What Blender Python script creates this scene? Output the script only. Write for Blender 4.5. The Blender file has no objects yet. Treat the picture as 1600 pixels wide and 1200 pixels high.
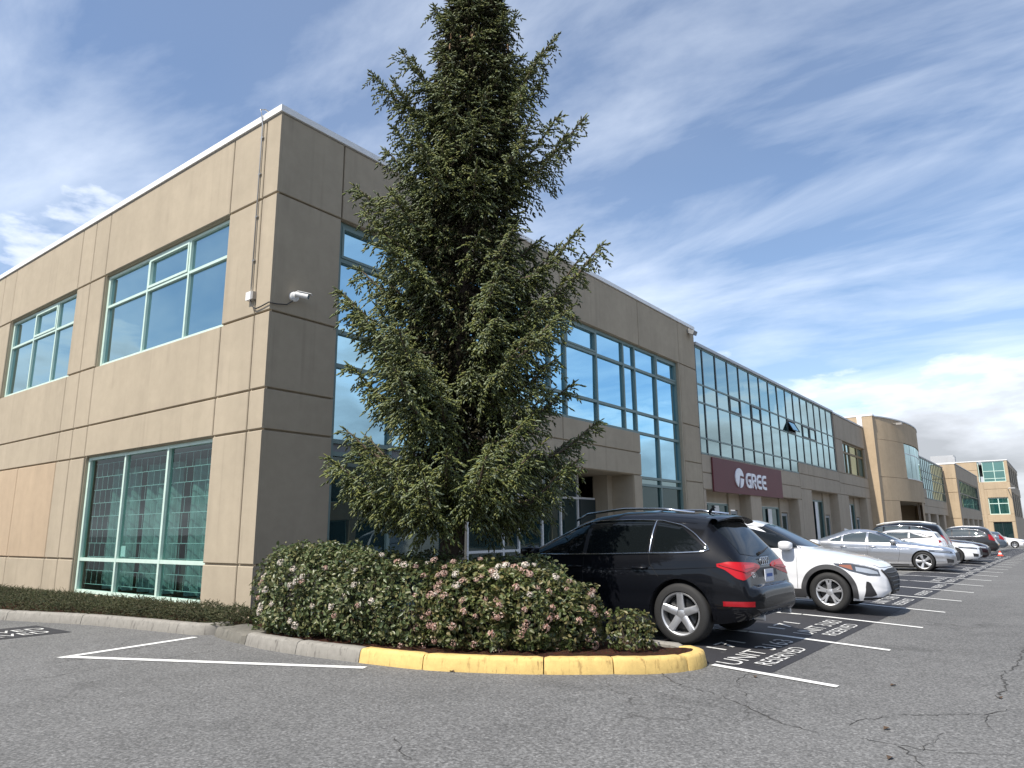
import bpy, bmesh, math, random
import numpy as np
from mathutils import Vector, Matrix

random.seed(7); RNG = np.random.default_rng(7)
SC = bpy.context.scene
COL = SC.collection

# ------------------------------------------------------------------ camera
CAM_F, CAM_YAW, CAM_PITCH, CAM_ROLL = 1105.99, math.radians(-37.2874), math.radians(11.8319), math.radians(-0.5176)
CAM_POS = np.array([9.8333, -6.3976, 1.35])
def cam_axes():
    y, p, r = CAM_YAW, CAM_PITCH, CAM_ROLL
    f = np.array([math.sin(y)*math.cos(p), math.cos(y)*math.cos(p), math.sin(p)])
    a = np.array([math.cos(y), -math.sin(y), 0.0]); u = np.cross(a, f)
    return math.cos(r)*a+math.sin(r)*u, -math.sin(r)*a+math.cos(r)*u, f
AX_R, AX_U, AX_F = cam_axes()
cd = bpy.data.cameras.new('camera'); cam = bpy.data.objects.new('camera', cd); COL.objects.link(cam)
cd.sensor_width = 36.0; cd.lens = CAM_F/1600*36.0; cd.clip_start = 0.1; cd.clip_end = 6000
cam.matrix_world = Matrix(((AX_R[0], AX_U[0], -AX_F[0], CAM_POS[0]), (AX_R[1], AX_U[1], -AX_F[1], CAM_POS[1]),
                           (AX_R[2], AX_U[2], -AX_F[2], CAM_POS[2]), (0, 0, 0, 1)))
SC.camera = cam
SC.render.resolution_x, SC.render.resolution_y = 1024, 768

# ------------------------------------------------------------------ light
SUN_TRAVEL = Vector((0.06, 0.75, -1.0)).normalized()
SUN_EL = math.asin(-SUN_TRAVEL.z); SUN_AZ = math.atan2(-SUN_TRAVEL.x, -SUN_TRAVEL.y)
w = bpy.data.worlds.new('World'); SC.world = w; w.use_nodes = True
nt = w.node_tree; nt.nodes.clear()
N = nt.nodes.new; L = nt.links.new
out = N('ShaderNodeOutputWorld'); bg = N('ShaderNodeBackground'); bg.inputs['Strength'].default_value = 0.125
sky = N('ShaderNodeTexSky'); sky.sky_type = 'NISHITA'; sky.sun_disc = False
sky.sun_elevation = SUN_EL; sky.sun_rotation = SUN_AZ; sky.air_density = 1.0; sky.dust_density = 0.7; sky.ozone_density = 3.0
tc = N('ShaderNodeTexCoord'); sep = N('ShaderNodeSeparateXYZ'); L(tc.outputs['Generated'], sep.inputs[0])
def math_node(op, a, b=None, c=None):
    m = N('ShaderNodeMath'); m.operation = op
    for i, v in enumerate((a, b, c)):
        if v is None: continue
        if isinstance(v, (int, float)): m.inputs[i].default_value = v
        else: L(v, m.inputs[i])
    return m.outputs[0]
def ramp(v, stops):
    r = N('ShaderNodeValToRGB'); el = r.color_ramp.elements
    el[0].position, el[0].color = stops[0][0], (stops[0][1],)*3+(1,)
    el[1].position, el[1].color = stops[-1][0], (stops[-1][1],)*3+(1,)
    for p_, c_ in stops[1:-1]:
        e = el.new(p_); e.color = (c_,)*3+(1,)
    L(v, r.inputs[0]); return r.outputs[0]
zc = math_node('MAXIMUM', sep.outputs[2], 0.0); zd = math_node('ADD', zc, 0.16)
px = math_node('DIVIDE', sep.outputs[0], zd); py = math_node('DIVIDE', sep.outputs[1], zd)
cmb = N('ShaderNodeCombineXYZ'); L(px, cmb.inputs[0]); L(py, cmb.inputs[1])
def cloud_layer(rot, scale, nscale, detail, rough, dist, loc=(0, 0, 0)):
    mp = N('ShaderNodeMapping'); mp.inputs['Rotation'].default_value = (0, 0, rot); mp.inputs['Scale'].default_value = scale; mp.inputs['Location'].default_value = loc
    L(cmb.outputs[0], mp.inputs[0]); n = N('ShaderNodeTexNoise'); n.inputs['Scale'].default_value = nscale
    n.inputs['Detail'].default_value = detail; n.inputs['Roughness'].default_value = rough; n.inputs['Distortion'].default_value = dist
    L(mp.outputs[0], n.inputs['Vector']); return n.outputs['Fac']
cirrus = ramp(cloud_layer(math.radians(62), (0.9, 2.1, 1), 1.15, 8, 0.56, 0.35, (1.7, 0.4, 0)), [(0.42, 0.0), (0.57, 0.45), (0.78, 1.0)])
veil = ramp(cloud_layer(math.radians(20), (1, 1.3, 1), 0.5, 4, 0.5, 0.2, (3.1, 7.7, 0)), [(0.32, 0.06), (0.7, 0.62)])
mask = math_node('MULTIPLY', math_node('ADD', math_node('MULTIPLY', cirrus, 0.62), math_node('MULTIPLY', veil, 0.20)), 0.9)
# lower cumulus bank, drawn on the direction itself so that it piles up above the horizon
mpb = N('ShaderNodeMapping'); mpb.inputs['Scale'].default_value = (2.2, 2.2, 6.5); mpb.inputs['Location'].default_value = (0.55, 0.3, 0.35); L(tc.outputs['Generated'], mpb.inputs[0])
nb = N('ShaderNodeTexNoise'); nb.inputs['Scale'].default_value = 1.55; nb.inputs['Detail'].default_value = 8; nb.inputs['Roughness'].default_value = 0.55
L(mpb.outputs[0], nb.inputs['Vector'])
low = ramp(sep.outputs[2], [(0.0, 1.0), (0.10, 0.92), (0.22, 0.42), (0.42, 0.0)])
bank_v = math_node('ADD', nb.outputs['Fac'], math_node('MULTIPLY', math_node('SUBTRACT', low, 0.6), 0.42))
bank = ramp(bank_v, [(0.47, 0.0), (0.53, 0.75), (0.60, 1.0)])
bank_t = ramp(bank_v, [(0.49, 1.0), (0.57, 0.66), (0.70, 0.40)])       # thick cloud lets less sun through
m1 = N('ShaderNodeMixRGB'); L(math_node('MINIMUM', mask, 0.9), m1.inputs[0]); L(sky.outputs[0], m1.inputs[1]); m1.inputs[2].default_value = (7.4, 7.9, 8.6, 1)
bc = N('ShaderNodeMixRGB'); bc.blend_type = 'MULTIPLY'; bc.inputs[0].default_value = 1; bc.inputs[1].default_value = (7.6, 7.9, 8.5, 1); L(bank_t, bc.inputs[2])
m2 = N('ShaderNodeMixRGB'); L(math_node('MULTIPLY', bank, 0.93), m2.inputs[0]); L(m1.outputs[0], m2.inputs[1]); L(bc.outputs[0], m2.inputs[2])
L(m2.outputs[0], bg.inputs[0]); L(bg.outputs[0], out.inputs[0])
sd = bpy.data.lights.new('sun', 'SUN'); sd.energy = 4.2; sd.angle = math.radians(0.53); sd.color = (1.0, 0.93, 0.83)
sun = bpy.data.objects.new('sun', sd); COL.objects.link(sun); sun.rotation_euler = SUN_TRAVEL.to_track_quat('-Z', 'Y').to_euler()
SC.view_settings.view_transform = 'Standard'; SC.view_settings.look = 'None'; SC.view_settings.exposure = 0.52; SC.view_settings.gamma = 1.0
SC.view_settings.use_curve_mapping = False

# ------------------------------------------------------------------ materials
MATS = {}
class NB:
    def __init__(s, name):
        s.m = bpy.data.materials.new(name); s.m.use_nodes = True; s.t = s.m.node_tree; s.t.nodes.clear()
        s.out = s.n('ShaderNodeOutputMaterial'); s.p = s.n('ShaderNodeBsdfPrincipled'); s.l(s.p.outputs[0], s.out.inputs[0])
    def n(s, t, **k):
        nd = s.t.nodes.new(t)
        for a, b in k.items(): setattr(nd, a, b)
        return nd
    def l(s, a, b): s.t.links.new(a, b)
    def coords(s, scale=(1, 1, 1), obj=True):
        c = s.n('ShaderNodeTexCoord'); mp = s.n('ShaderNodeMapping'); mp.inputs['Scale'].default_value = scale
        if obj: s.l(c.outputs['Object'], mp.inputs[0])
        else:
            g = s.n('ShaderNodeNewGeometry'); s.l(g.outputs['Position'], mp.inputs[0])
        return mp.outputs[0]
    def noise(s, v, scale, detail=4, rough=.55, dist=0):
        nd = s.n('ShaderNodeTexNoise'); nd.inputs['Scale'].default_value = scale; nd.inputs['Detail'].default_value = detail
        nd.inputs['Roughness'].default_value = rough; nd.inputs['Distortion'].default_value = dist; s.l(v, nd.inputs['Vector']); return nd.outputs['Fac']
    def ramp(s, v, stops):
        r = s.n('ShaderNodeValToRGB'); el = r.color_ramp.elements
        def c4(c): return (c,)*3+(1,) if isinstance(c, (int, float)) else tuple(c)+(1,)
        el[0].position, el[0].color = stops[0][0], c4(stops[0][1]); el[1].position, el[1].color = stops[-1][0], c4(stops[-1][1])
        for p_, c_ in stops[1:-1]: el.new(p_).color = c4(c_)
        s.l(v, r.inputs[0]); return r.outputs[0]
    def mix(s, f, a, b, mode='MIX'):
        m = s.n('ShaderNodeMixRGB', blend_type=mode)
        for i, v in enumerate((f, a, b)):
            if isinstance(v, (int, float)): m.inputs[i].default_value = v if i == 0 else (v, v, v, 1)
            elif isinstance(v, tuple): m.inputs[i].default_value = v+(1,)
            else: s.l(v, m.inputs[i])
        return m.outputs[0]
    def math(s, op, a, b=0.0):
        m = s.n('ShaderNodeMath', operation=op)
        for i, v in enumerate((a, b)):
            if isinstance(v, (int, float)): m.inputs[i].default_value = v
            else: s.l(v, m.inputs[i])
        return m.outputs[0]
    def bump(s, h, strength, dist):
        b = s.n('ShaderNodeBump'); b.inputs['Strength'].default_value = strength; b.inputs['Distance'].default_value = dist
        s.l(h, b.inputs['Height']); s.l(b.outputs[0], s.p.inputs['Normal'])
    def set(s, **k):
        for a, v in k.items():
            i = s.p.inputs[a.replace('_', ' ')]
            if isinstance(v, tuple): i.default_value = v+(1,) if len(v) == 3 else v
            elif isinstance(v, (int, float)): i.default_value = v
            else: s.l(v, i)
        return s
def reg(key, b): MATS[key] = b.m; return b.m
def plain(key, col, rough=.5, metal=0.0, coat=0.0, spec=.5, var=.0, scale=6.0):
    b = NB(key); b.set(Roughness=rough, Metallic=metal, Coat_Weight=coat, Specular_IOR_Level=spec)
    if coat: b.p.inputs['Coat Roughness'].default_value = 0.03
    if var:
        v = b.noise(b.coords(), scale, 5, .6); f = b.ramp(v, [(.3, 1-var), (.7, 1+var)]); b.set(Base_Color=b.mix(1.0, tuple(col), f, 'MULTIPLY'))
    else: b.set(Base_Color=tuple(col))
    return reg(key, b)

def concrete(key, col, stain=.16):
    b = NB(key); P = b.coords(obj=False)
    big = b.noise(P, .55, 5, .6); mid = b.noise(P, 4.0, 6, .65)
    streak = b.noise(b.coords((1.6, 1.6, .16), obj=False), 1.0, 4, .5)
    fine = b.noise(P, 90, 3, .7); run = b.noise(b.coords((7, 7, .10), obj=False), 1.0, 3, .5)
    c = b.mix(1.0, tuple(col), b.ramp(big, [(.3, .93), (.7, 1.06)]), 'MULTIPLY')
    c = b.mix(1.0, c, b.ramp(mid, [(.3, .95), (.7, 1.05)]), 'MULTIPLY')
    c = b.mix(1.0, c, b.ramp(streak, [(.30, 1-stain*.45), (.55, 1.0), (.75, 1.02)]), 'MULTIPLY')
    c = b.mix(1.0, c, b.ramp(fine, [(.3, .93), (.7, 1.07)]), 'MULTIPLY')
    c = b.mix(b.math('MULTIPLY', b.ramp(run, [(.54, 0.0), (.70, .20)]), b.ramp(b.noise(P, .8, 2, .5), [(.42, 0.0), (.58, 1.0)])), c, (.16, .135, .105))
    b.set(Base_Color=c, Roughness=.88, Specular_IOR_Level=.25)
    b.bump(b.math('ADD', b.math('MULTIPLY', mid, .6), fine), .35, .004)
    return reg(key, b)
concrete('concrete', (.395, .335, .248)); concrete('concrete_far', (.45, .35, .235), .2); concrete('concrete_grey', (.40, .34, .262)); concrete('concrete_peach', (.435, .335, .230))
def asphalt():
    b = NB('asphalt'); P = b.coords(obj=False)
    big = b.noise(P, .16, 5, .6); mid = b.noise(P, 1.6, 5, .65); ag = b.noise(P, 40, 3, .75); ag2 = b.noise(P, 150, 2, .8)
    vo = b.n('ShaderNodeTexVoronoi'); vo.inputs['Scale'].default_value = 62; b.l(P, vo.inputs['Vector'])
    st = b.ramp(vo.outputs['Color'], [(.15, .55), (.55, 1.0), (.9, 1.6)])
    c = b.mix(1.0, (.141, .1405, .137), b.ramp(big, [(.3, .86), (.7, 1.12)]), 'MULTIPLY')
    c = b.mix(1.0, c, b.ramp(mid, [(.3, .90), (.7, 1.09)]), 'MULTIPLY')
    c = b.mix(1.0, c, b.ramp(ag, [(.30, .62), (.5, .98), (.70, 1.45)]), 'MULTIPLY')
    c = b.mix(.7, c, st, 'MULTIPLY')
    # oil stains along the stalls
    oil = b.ramp(b.noise(b.coords((.5, .9, 1), obj=False), .9, 4, .6), [(.62, 1.0), (.74, .68)])
    c = b.mix(1.0, c, oil, 'MULTIPLY')
    # fine crazing
    v2 = b.n('ShaderNodeTexVoronoi', feature='DISTANCE_TO_EDGE'); v2.inputs['Scale'].default_value = .38
    wn = b.n('ShaderNodeTexNoise'); wn.inputs['Scale'].default_value = 1.3; wn.inputs['Detail'].default_value = 6; b.l(P, wn.inputs['Vector'])
    va = b.n('ShaderNodeVectorMath', operation='MULTIPLY_ADD'); b.l(wn.outputs['Color'], va.inputs[0]); va.inputs[1].default_value = (1.6, 1.6, 0); b.l(P, va.inputs[2])
    b.l(va.outputs[0], v2.inputs['Vector'])
    cr = b.ramp(v2.outputs['Distance'], [(.0, 0.0), (.004, .35), (.008, 1.0)])
    area = b.ramp(b.noise(P, .23, 3, .5), [(.58, 0.0), (.66, .55)])
    c = b.mix(b.math('MULTIPLY', b.math('SUBTRACT', 1.0, cr), area), c, (.03, .028, .026))
    b.set(Base_Color=c, Roughness=.9, Specular_IOR_Level=.3)
    b.bump(b.math('ADD', ag, b.math('MULTIPLY', ag2, .5)), .6, .006)
    return reg('asphalt', b)
asphalt()
def paint(key, col, wear=.55, rough=.7):
    b = NB(key); P = b.coords(obj=False); n = b.noise(P, 14, 6, .7); f = b.noise(P, 80, 3, .7)
    c = b.mix(b.ramp(n, [(wear, 0.0), (wear+.16, .75)]), tuple(col), (.16, .155, .145)); c = b.mix(1.0, c, b.ramp(f, [(.25, .8), (.6, 1.05)]), 'MULTIPLY')
    b.set(Base_Color=c, Roughness=rough, Specular_IOR_Level=.3); b.bump(f, .4, .003); return reg(key, b)
paint('line_white', (.78, .78, .75), .66); paint('stencil_white', (.62, .62, .60), .52); paint('patch_black', (.036, .036, .040), .60)
def kerbmat(key, col, edge=(.10, .09, .08)):
    b = NB(key); P = b.coords(obj=False); n = b.noise(P, 9, 7, .7); f = b.noise(P, 70, 4, .75); g = b.noise(b.coords((14, 14, 2.2), obj=False), 1.4, 5, .7)
    c = b.mix(1.0, tuple(col), b.ramp(n, [(.3, .82), (.7, 1.08)]), 'MULTIPLY')
    c = b.mix(b.ramp(g, [(.55, 0.0), (.68, .8)]), c, edge); c = b.mix(b.ramp(f, [(.66, 0.0), (.76, .7)]), c, edge)
    b.set(Base_Color=c, Roughness=.8, Specular_IOR_Level=.3); b.bump(b.math('ADD', n, f), .5, .006); return reg(key, b)
kerbmat('kerb_yellow', (.66, .47, .17), (.30, .19, .07)); kerbmat('kerb_grey', (.27, .255, .225)); kerbmat('kerb_rough', (.17, .16, .135), (.05, .05, .045))
def soil():
    b = NB('mulch'); P = b.coords(obj=False); v = b.n('ShaderNodeTexVoronoi'); v.inputs['Scale'].default_value = 38; b.l(b.coords((1, 2.2, 1), obj=False), v.inputs['Vector'])
    c = b.mix(b.noise(P, 6, 5, .6), (.055, .026, .016), (.12, .062, .04)); c = b.mix(.6, c, v.outputs['Color'], 'MULTIPLY')
    b.set(Base_Color=c, Roughness=.95, Specular_IOR_Level=.1); b.bump(v.outputs['Distance'], 1.0, .03); return reg('mulch', b)
soil()
def mirror_glass(key, tint, refl, base, low=.36):
    b = NB(key); b.t.nodes.remove(b.p)
    g = b.n('ShaderNodeBsdfGlossy'); g.inputs['Roughness'].default_value = .012; g.inputs['Color'].default_value = tuple(tint)+(1,)
    d = b.n('ShaderNodeBsdfDiffuse'); d.inputs['Color'].default_value = tuple(base)+(1,)
    lw = b.n('ShaderNodeFresnel'); lw.inputs['IOR'].default_value = 1.5
    f = b.math('MINIMUM', b.math('ADD', b.math('MULTIPLY', lw.outputs[0], .9), refl), 1.0)
    P = b.coords(obj=False); h = b.noise(P, .8, 2, .5); bp = b.n('ShaderNodeBump'); bp.inputs['Strength'].default_value = .11; bp.inputs['Distance'].default_value = .02
    b.l(h, bp.inputs['Height']); b.l(bp.outputs[0], g.inputs['Normal'])
    m = b.n('ShaderNodeMixShader'); b.l(f, m.inputs[0]); b.l(d.outputs[0], m.inputs[1]); b.l(g.outputs[0], m.inputs[2]); b.l(m.outputs[0], b.out.inputs[0])
    return reg(key, b)
mirror_glass('glass_blue', (.50, .82, 1.0), .66, (.012, .03, .035))
mirror_glass('glass_lit', (.58, .80, .86), .42, (.03, .055, .06))
mirror_glass('glass_teal', (.66, .86, .88), .38, (.02, .05, .05)); mirror_glass('glass_green', (.55, .86, .80), .40, (.02, .10, .09))
mirror_glass('glass_dark', (.7, .85, .85), .06, (.012, .028, .03))
def clear_glass(key, tint, refl):
    b = NB(key); b.t.nodes.remove(b.p)
    g = b.n('ShaderNodeBsdfGlossy'); g.inputs['Roughness'].default_value = .012; g.inputs['Color'].default_value = (.85, .95, .95, 1)
    tr = b.n('ShaderNodeBsdfTransparent'); tr.inputs['Color'].default_value = tuple(tint)+(1,)
    lw = b.n('ShaderNodeFresnel'); lw.inputs['IOR'].default_value = 1.5; ge = b.n('ShaderNodeNewGeometry'); f = b.math('MULTIPLY', b.math('MINIMUM', b.math('ADD', lw.outputs[0], refl), 1.0), b.math('SUBTRACT', 1.0, ge.outputs['Backfacing']))
    m = b.n('ShaderNodeMixShader'); b.l(f, m.inputs[0]); b.l(tr.outputs[0], m.inputs[1]); b.l(g.outputs[0], m.inputs[2]); b.l(m.outputs[0], b.out.inputs[0]); return reg(key, b)
clear_glass('glass_clear', (.70, .84, .82), .03)
plain('frame_mint', (.52, .66, .58), .45, var=.06); plain('frame_teal', (.15, .225, .21), .45); plain('frame_dark', (.02, .032, .034), .4); plain('frame_white', (.72, .73, .72), .45)
plain('cap_white', (.80, .80, .79), .45, var=.05); plain('cap_grey', (.42, .43, .44), .4, var=.05); plain('interior', (.05, .05, .05), .9); plain('curtain', (.20, .28, .27), .9, var=.2); plain('grille', (.50, .58, .56), .5)
plain('spandrel', (.20, .21, .22), .5); plain('door_grey', (.34, .36, .36), .45); plain('paper', (.8, .8, .78), .8); plain('brown_frame', (.17, .12, .05), .5)
plain('sign_red', (.115, .022, .026), .55, var=.06, scale=1.5); plain('sign_white', (.78, .80, .84), .4); plain('roofing', (.25, .25, .25), .9); plain('plastic_white', (.78, .78, .77), .4); plain('lens_black', (.01, .01, .012), .15)
plain('conduit', (.45, .44, .42), .4, .6); plain('cable', (.03, .03, .03), .6); plain('lamp_metal', (.35, .33, .30), .5, .3)

# ------------------------------------------------------------------ mesh helpers
class MB:
    def __init__(s): s.v = []; s.f = []; s.mi = []
    def add(s, vs, fs, mi=0):
        o = len(s.v); s.v.extend([tuple(map(float, q)) for q in vs]); s.f.extend([tuple(i+o for i in f) for f in fs]); s.mi.extend([mi]*len(fs)); return s
    def box(s, x0, x1, y0, y1, z0, z1, mi=0):
        return s.add([(x0, y0, z0), (x1, y0, z0), (x1, y1, z0), (x0, y1, z0), (x0, y0, z1), (x1, y0, z1), (x1, y1, z1), (x0, y1, z1)],
                     [(0, 3, 2, 1), (4, 5, 6, 7), (0, 1, 5, 4), (1, 2, 6, 5), (2, 3, 7, 6), (3, 0, 4, 7)], mi)
    def tube(s, pts, r, n=6, mi=0, close=False, caps=True):
        P = [np.array(q, float) for q in pts]; k = len(P); rr = r if hasattr(r, '__len__') else [r]*k
        vs = []; up = np.array([0, 0, 1.0])
        for i in range(k):
            a = P[(i-1) % k] if (close or i > 0) else P[i]; b = P[(i+1) % k] if (close or i < k-1) else P[i]
            t = b-a; t = t/(np.linalg.norm(t)+1e-12); ref = up if abs(t[2]) < .95 else np.array([1.0, 0, 0])
            e1 = np.cross(t, ref); e1 /= np.linalg.norm(e1)+1e-12; e2 = np.cross(t, e1)
            for j in range(n):
                a_ = 2*math.pi*j/n; vs.append(P[i]+rr[i]*(math.cos(a_)*e1+math.sin(a_)*e2))
        fs = []
        for i in range(k if close else k-1):
            for j in range(n):
                i2 = (i+1) % k; fs.append((i*n+j, i*n+(j+1) % n, i2*n+(j+1) % n, i2*n+j))
        if caps and not close: fs.append(tuple(range(n-1, -1, -1))); fs.append(tuple((k-1)*n+j for j in range(n)))
        return s.add(vs, fs, mi)
    def lathe(s, prof, n=32, axis='y', c=(0, 0, 0), mi=0, close=False):
        vs = []; fs = []; k = len(prof)
        for (r, h) in prof:
            for j in range(n):
                a = 2*math.pi*j/n
                q = (r*math.cos(a), h, r*math.sin(a)) if axis == 'y' else (r*math.cos(a), r*math.sin(a), h)
                vs.append((q[0]+c[0], q[1]+c[1], q[2]+c[2]))
        for i in range(k if close else k-1):
            i2 = (i+1) % k
            for j in range(n): fs.append((i*n+j, i*n+(j+1) % n, i2*n+(j+1) % n, i2*n+j))
        return s.add(vs, fs, mi)
    def grid(s, P, mi=0, closeu=False):
        P = np.asarray(P); a, b = P.shape[:2]; fs = []
        for i in range(a-1):
            for j in range(b-1): fs.append((i*b+j, i*b+j+1, (i+1)*b+j+1, (i+1)*b+j))
        return s.add(P.reshape(-1, 3), fs, mi)
    def build(s, name, mats, parent=None, smooth=False, sharp=None):
        me = bpy.data.meshes.new(name); me.from_pydata(s.v, [], s.f)
        for m in (mats if isinstance(mats, (list, tuple)) else [mats]): me.materials.append(MATS[m])
        if any(s.mi): me.polygons.foreach_set('material_index', s.mi)
        bm = bmesh.new(); bm.from_mesh(me); bmesh.ops.recalc_face_normals(bm, faces=bm.faces); bm.to_mesh(me); bm.free()
        if smooth:
            me.shade_smooth()
            if sharp: me.set_sharp_from_angle(angle=math.radians(sharp))
        return link(name, me, parent)
def link(name, me, parent=None):
    o = bpy.data.objects.new(name, me); COL.objects.link(o)
    if parent is not None: o.parent = parent
    return o
def empty(name, loc=(0, 0, 0), rz=0.0):
    o = bpy.data.objects.new(name, None); COL.objects.link(o); o.location = loc; o.rotation_euler = (0, 0, rz); o.empty_display_size = .2; return o
def tag(o, label=None, cat=None, group=None, kind=None):
    if label: o['label'] = label
    if cat: o['category'] = cat
    if group: o['group'] = group
    if kind: o['kind'] = kind
    return o
def np_mesh(name, V, F, mats, parent=None, midx=None, smooth=False):
    """V (n,3), F (m,k) uniform polygons, built fast."""
    me = bpy.data.meshes.new(name); V = np.ascontiguousarray(V, np.float32); F = np.ascontiguousarray(F, np.int32); m, k = F.shape
    me.vertices.add(len(V)); me.vertices.foreach_set('co', V.ravel()); me.loops.add(m*k); me.loops.foreach_set('vertex_index', F.ravel())
    me.polygons.add(m); me.polygons.foreach_set('loop_start', np.arange(0, m*k, k, dtype=np.int32))
    try: me.polygons.foreach_set('loop_total', np.full(m, k, np.int32))
    except Exception: pass
    for q in (mats if isinstance(mats, (list, tuple)) else [mats]): me.materials.append(MATS[q])
    if midx is not None: me.polygons.foreach_set('material_index', np.ascontiguousarray(midx, np.int32))
    me.update(calc_edges=True)
    if smooth: me.shade_smooth()
    return link(name, me, parent)

# ------------------------------------------------------------------ ground
def zg(x, y):
    t = np.clip((np.asarray(x, float)-6.2)/1.8, 0, 1); yy = np.clip(np.asarray(y, float), 0, 140)
    return -0.10*t - (0.0025*yy+0.00006*yy*yy)
def z1(x, y): return float(zg(x, y))
gx = np.unique(np.concatenate([[-1500, -600, -200, -80, -40], np.arange(-20, 6, 2.0), [6.2, 6.6, 7.0, 7.4, 7.8, 8.0, 8.4], np.arange(9, 30, 3.0), [40, 60, 100, 300, 800, 1800]]))
gy = np.unique(np.concatenate([[-1500, -500, -150, -60, -30, -15, -8, -4], np.arange(0, 145, 2.5), [160, 250, 500, 1000, 2500]]))
GX, GY = np.meshgrid(gx, gy, indexing='ij')
ground = MB().grid(np.stack([GX, GY, zg(GX, GY)], -1)).build('ground', 'asphalt', smooth=True); tag(ground, kind='structure')
def strip(name, p0, p1, wd, mat, lift=.005, n=8, parent=ground):
    p0 = np.array(p0, float); p1 = np.array(p1, float); d = p1-p0; d /= np.linalg.norm(d); q = np.array([-d[1], d[0]])*wd/2
    rows = []
    for t in np.linspace(0, 1, n):
        c = p0+(p1-p0)*t; rows.append([(*(c-q), z1(*(c-q))+lift), (*(c+q), z1(*(c+q))+lift)])
    return MB().grid(rows).build(name, mat, parent)
STALL0, PITCH = 1.10, 2.57
for k in range(0, 30):
    y = STALL0+PITCH*k+(0.0 if k < 6 else 0)
    strip('stall_line', (2.0 if k else 6.72, y+ (0.0 if k else .02)), (7.95, y-.02), .105, 'line_white', .008, 10)
for k in range(0, 28):                       # black boxes that carry the stencilled unit numbers
    y = STALL0+PITCH*k; rows = []
    for x in np.linspace(5.6, 7.30, 9): rows.append([(x, yy, z1(x, yy)+.004) for yy in np.linspace(y+.07, y+PITCH-.07, 4)])
    MB().grid(rows).build('stall_patch', 'patch_black', ground)
strip('hatch_line', (.60, -2.78), (.33, -1.02), .11, 'line_white'); strip('hatch_line', (.56, -2.72), (3.95, -1.20), .11, 'line_white', .006)
def text_mesh(txt, size, extrude=0.0):
    cu = bpy.data.curves.new('t', 'FONT'); cu.body = txt; cu.size = size; cu.extrude = extrude; cu.resolution_u = 3
    o = bpy.data.objects.new('t', cu); COL.objects.link(o); dg = bpy.context.evaluated_depsgraph_get()
    me = bpy.data.meshes.new_from_object(o.evaluated_get(dg)); bpy.data.objects.remove(o); return me
def ground_text(txt, x, y0, y1, hgt, lift=.011, mat='stencil_white', flip=False, name='stencil_text'):
    """Text read from the aisle: reading direction +y, its foot towards +x; capital height hgt, foot at x."""
    me = text_mesh(txt, 1.0); co = np.array([v.co[:] for v in me.vertices]); lo, hi = co.min(0), co.max(0)
    u = (co[:, 0]-lo[0])/(hi[0]-lo[0]); v = (co[:, 1]-lo[1])/(hi[1]-lo[1])
    X = x-v*hgt; Y = y0+u*(y1-y0)
    if flip: X = x+v*hgt; Y = y1-u*(y1-y0)
    Z = zg(X, Y)+lift
    me.vertices.foreach_set('co', np.stack([X, Y, Z], -1).astype(np.float32).ravel()); me.materials.clear(); me.materials.append(MATS[mat]); me.update()
    return link(name, me, ground)
def stall_text(k, lines):
    y = STALL0+PITCH*k
    for (t, x, h, a, b) in lines: ground_text(t, x, y+a, y+b, h)
stall_text(0, [('RESERVED', 7.20, .19, .42, 1.78), ('UNIT 3163', 6.93, .24, .16, 2.20), ('171', 6.52, .24, .9, 1.6)])
stall_text(1, [('RESERVED', 7.20, .19, .55, 1.95), ('UNIT 3183', 6.93, .24, .35, 2.15), ('171', 6.52, .24, .55, 1.35)])
for k in (3, 4, 5, 6, 7, 8, 9, 10, 11, 12, 13, 14, 15, 16): stall_text(k, [('RESERVED', 7.20, .19, .45, 1.95), ('UNIT 3183', 6.90, .24, .3, 2.1)][: 1 if k % 3 else 2])
rows = [[(x, yy, z1(x, yy)+.004) for yy in np.linspace(-3.4, -1.75, 4)] for x in np.linspace(-3.0, -1.7, 5)]; MB().grid(rows).build('stall_patch', 'patch_black', ground)
ground_text('RESERVED', -2.30, -3.35, -1.85, .30); ground_text('RESERVED', -1.85, -3.35, -1.95, .30)
# cracks: dark, ragged ribbons on the asphalt
def crack(pts, wd, seed):
    r = np.random.default_rng(seed); P = np.array(pts, float); fine = []
    for a, b in zip(P[:-1], P[1:]):
        m = max(3, int(np.linalg.norm(b-a)/.06)); 
        for t in np.arange(m)/m: fine.append(a+(b-a)*t+r.normal(0, .018, 2))
    fine.append(P[-1]); rows = []
    for i, c in enumerate(fine):
        d = fine[min(i+1, len(fine)-1)]-fine[max(i-1, 0)]; d = d/(np.linalg.norm(d)+1e-9); q = np.array([-d[1], d[0]]); ww = wd*.72*r.uniform(.15, 1.0)/2*(1 if 0 < i < len(fine)-1 else .1)
        rows.append([(*(c-q*ww), z1(*c)+.004), (*(c+q*ww), z1(*c)+.004)])
    MB().grid(rows).build('crack', 'crack_dark', ground)
plain('crack_dark', (.05, .048, .045), .95)
def pix(x, y, z=0.0):
    d = AX_F+AX_R*(x-800)/CAM_F-AX_U*(y-600)/CAM_F; t = (z-CAM_POS[2])/d[2]; return CAM_POS+t*d
def pcrack(px_pts, wd, seed, z=-.07): crack([pix(a, b, z)[:2] for a, b in px_pts], wd, seed)
pcrack([(1018, 1053), (1060, 1076), (1130, 1090), (1165, 1103), (1215, 1122), (1295, 1143)], .022, 1)
pcrack([(1175, 1052), (1150, 1066), (1158, 1078), (1166, 1090)], .014, 2)
pcrack([(1320, 1132), (1400, 1118), (1470, 1117), (1540, 1117), (1578, 1107)], .016, 3, -.1)
pcrack([(1330, 1152), (1400, 1164), (1450, 1175), (1520, 1177), (1590, 1178)], .016, 4, -.1)
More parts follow.
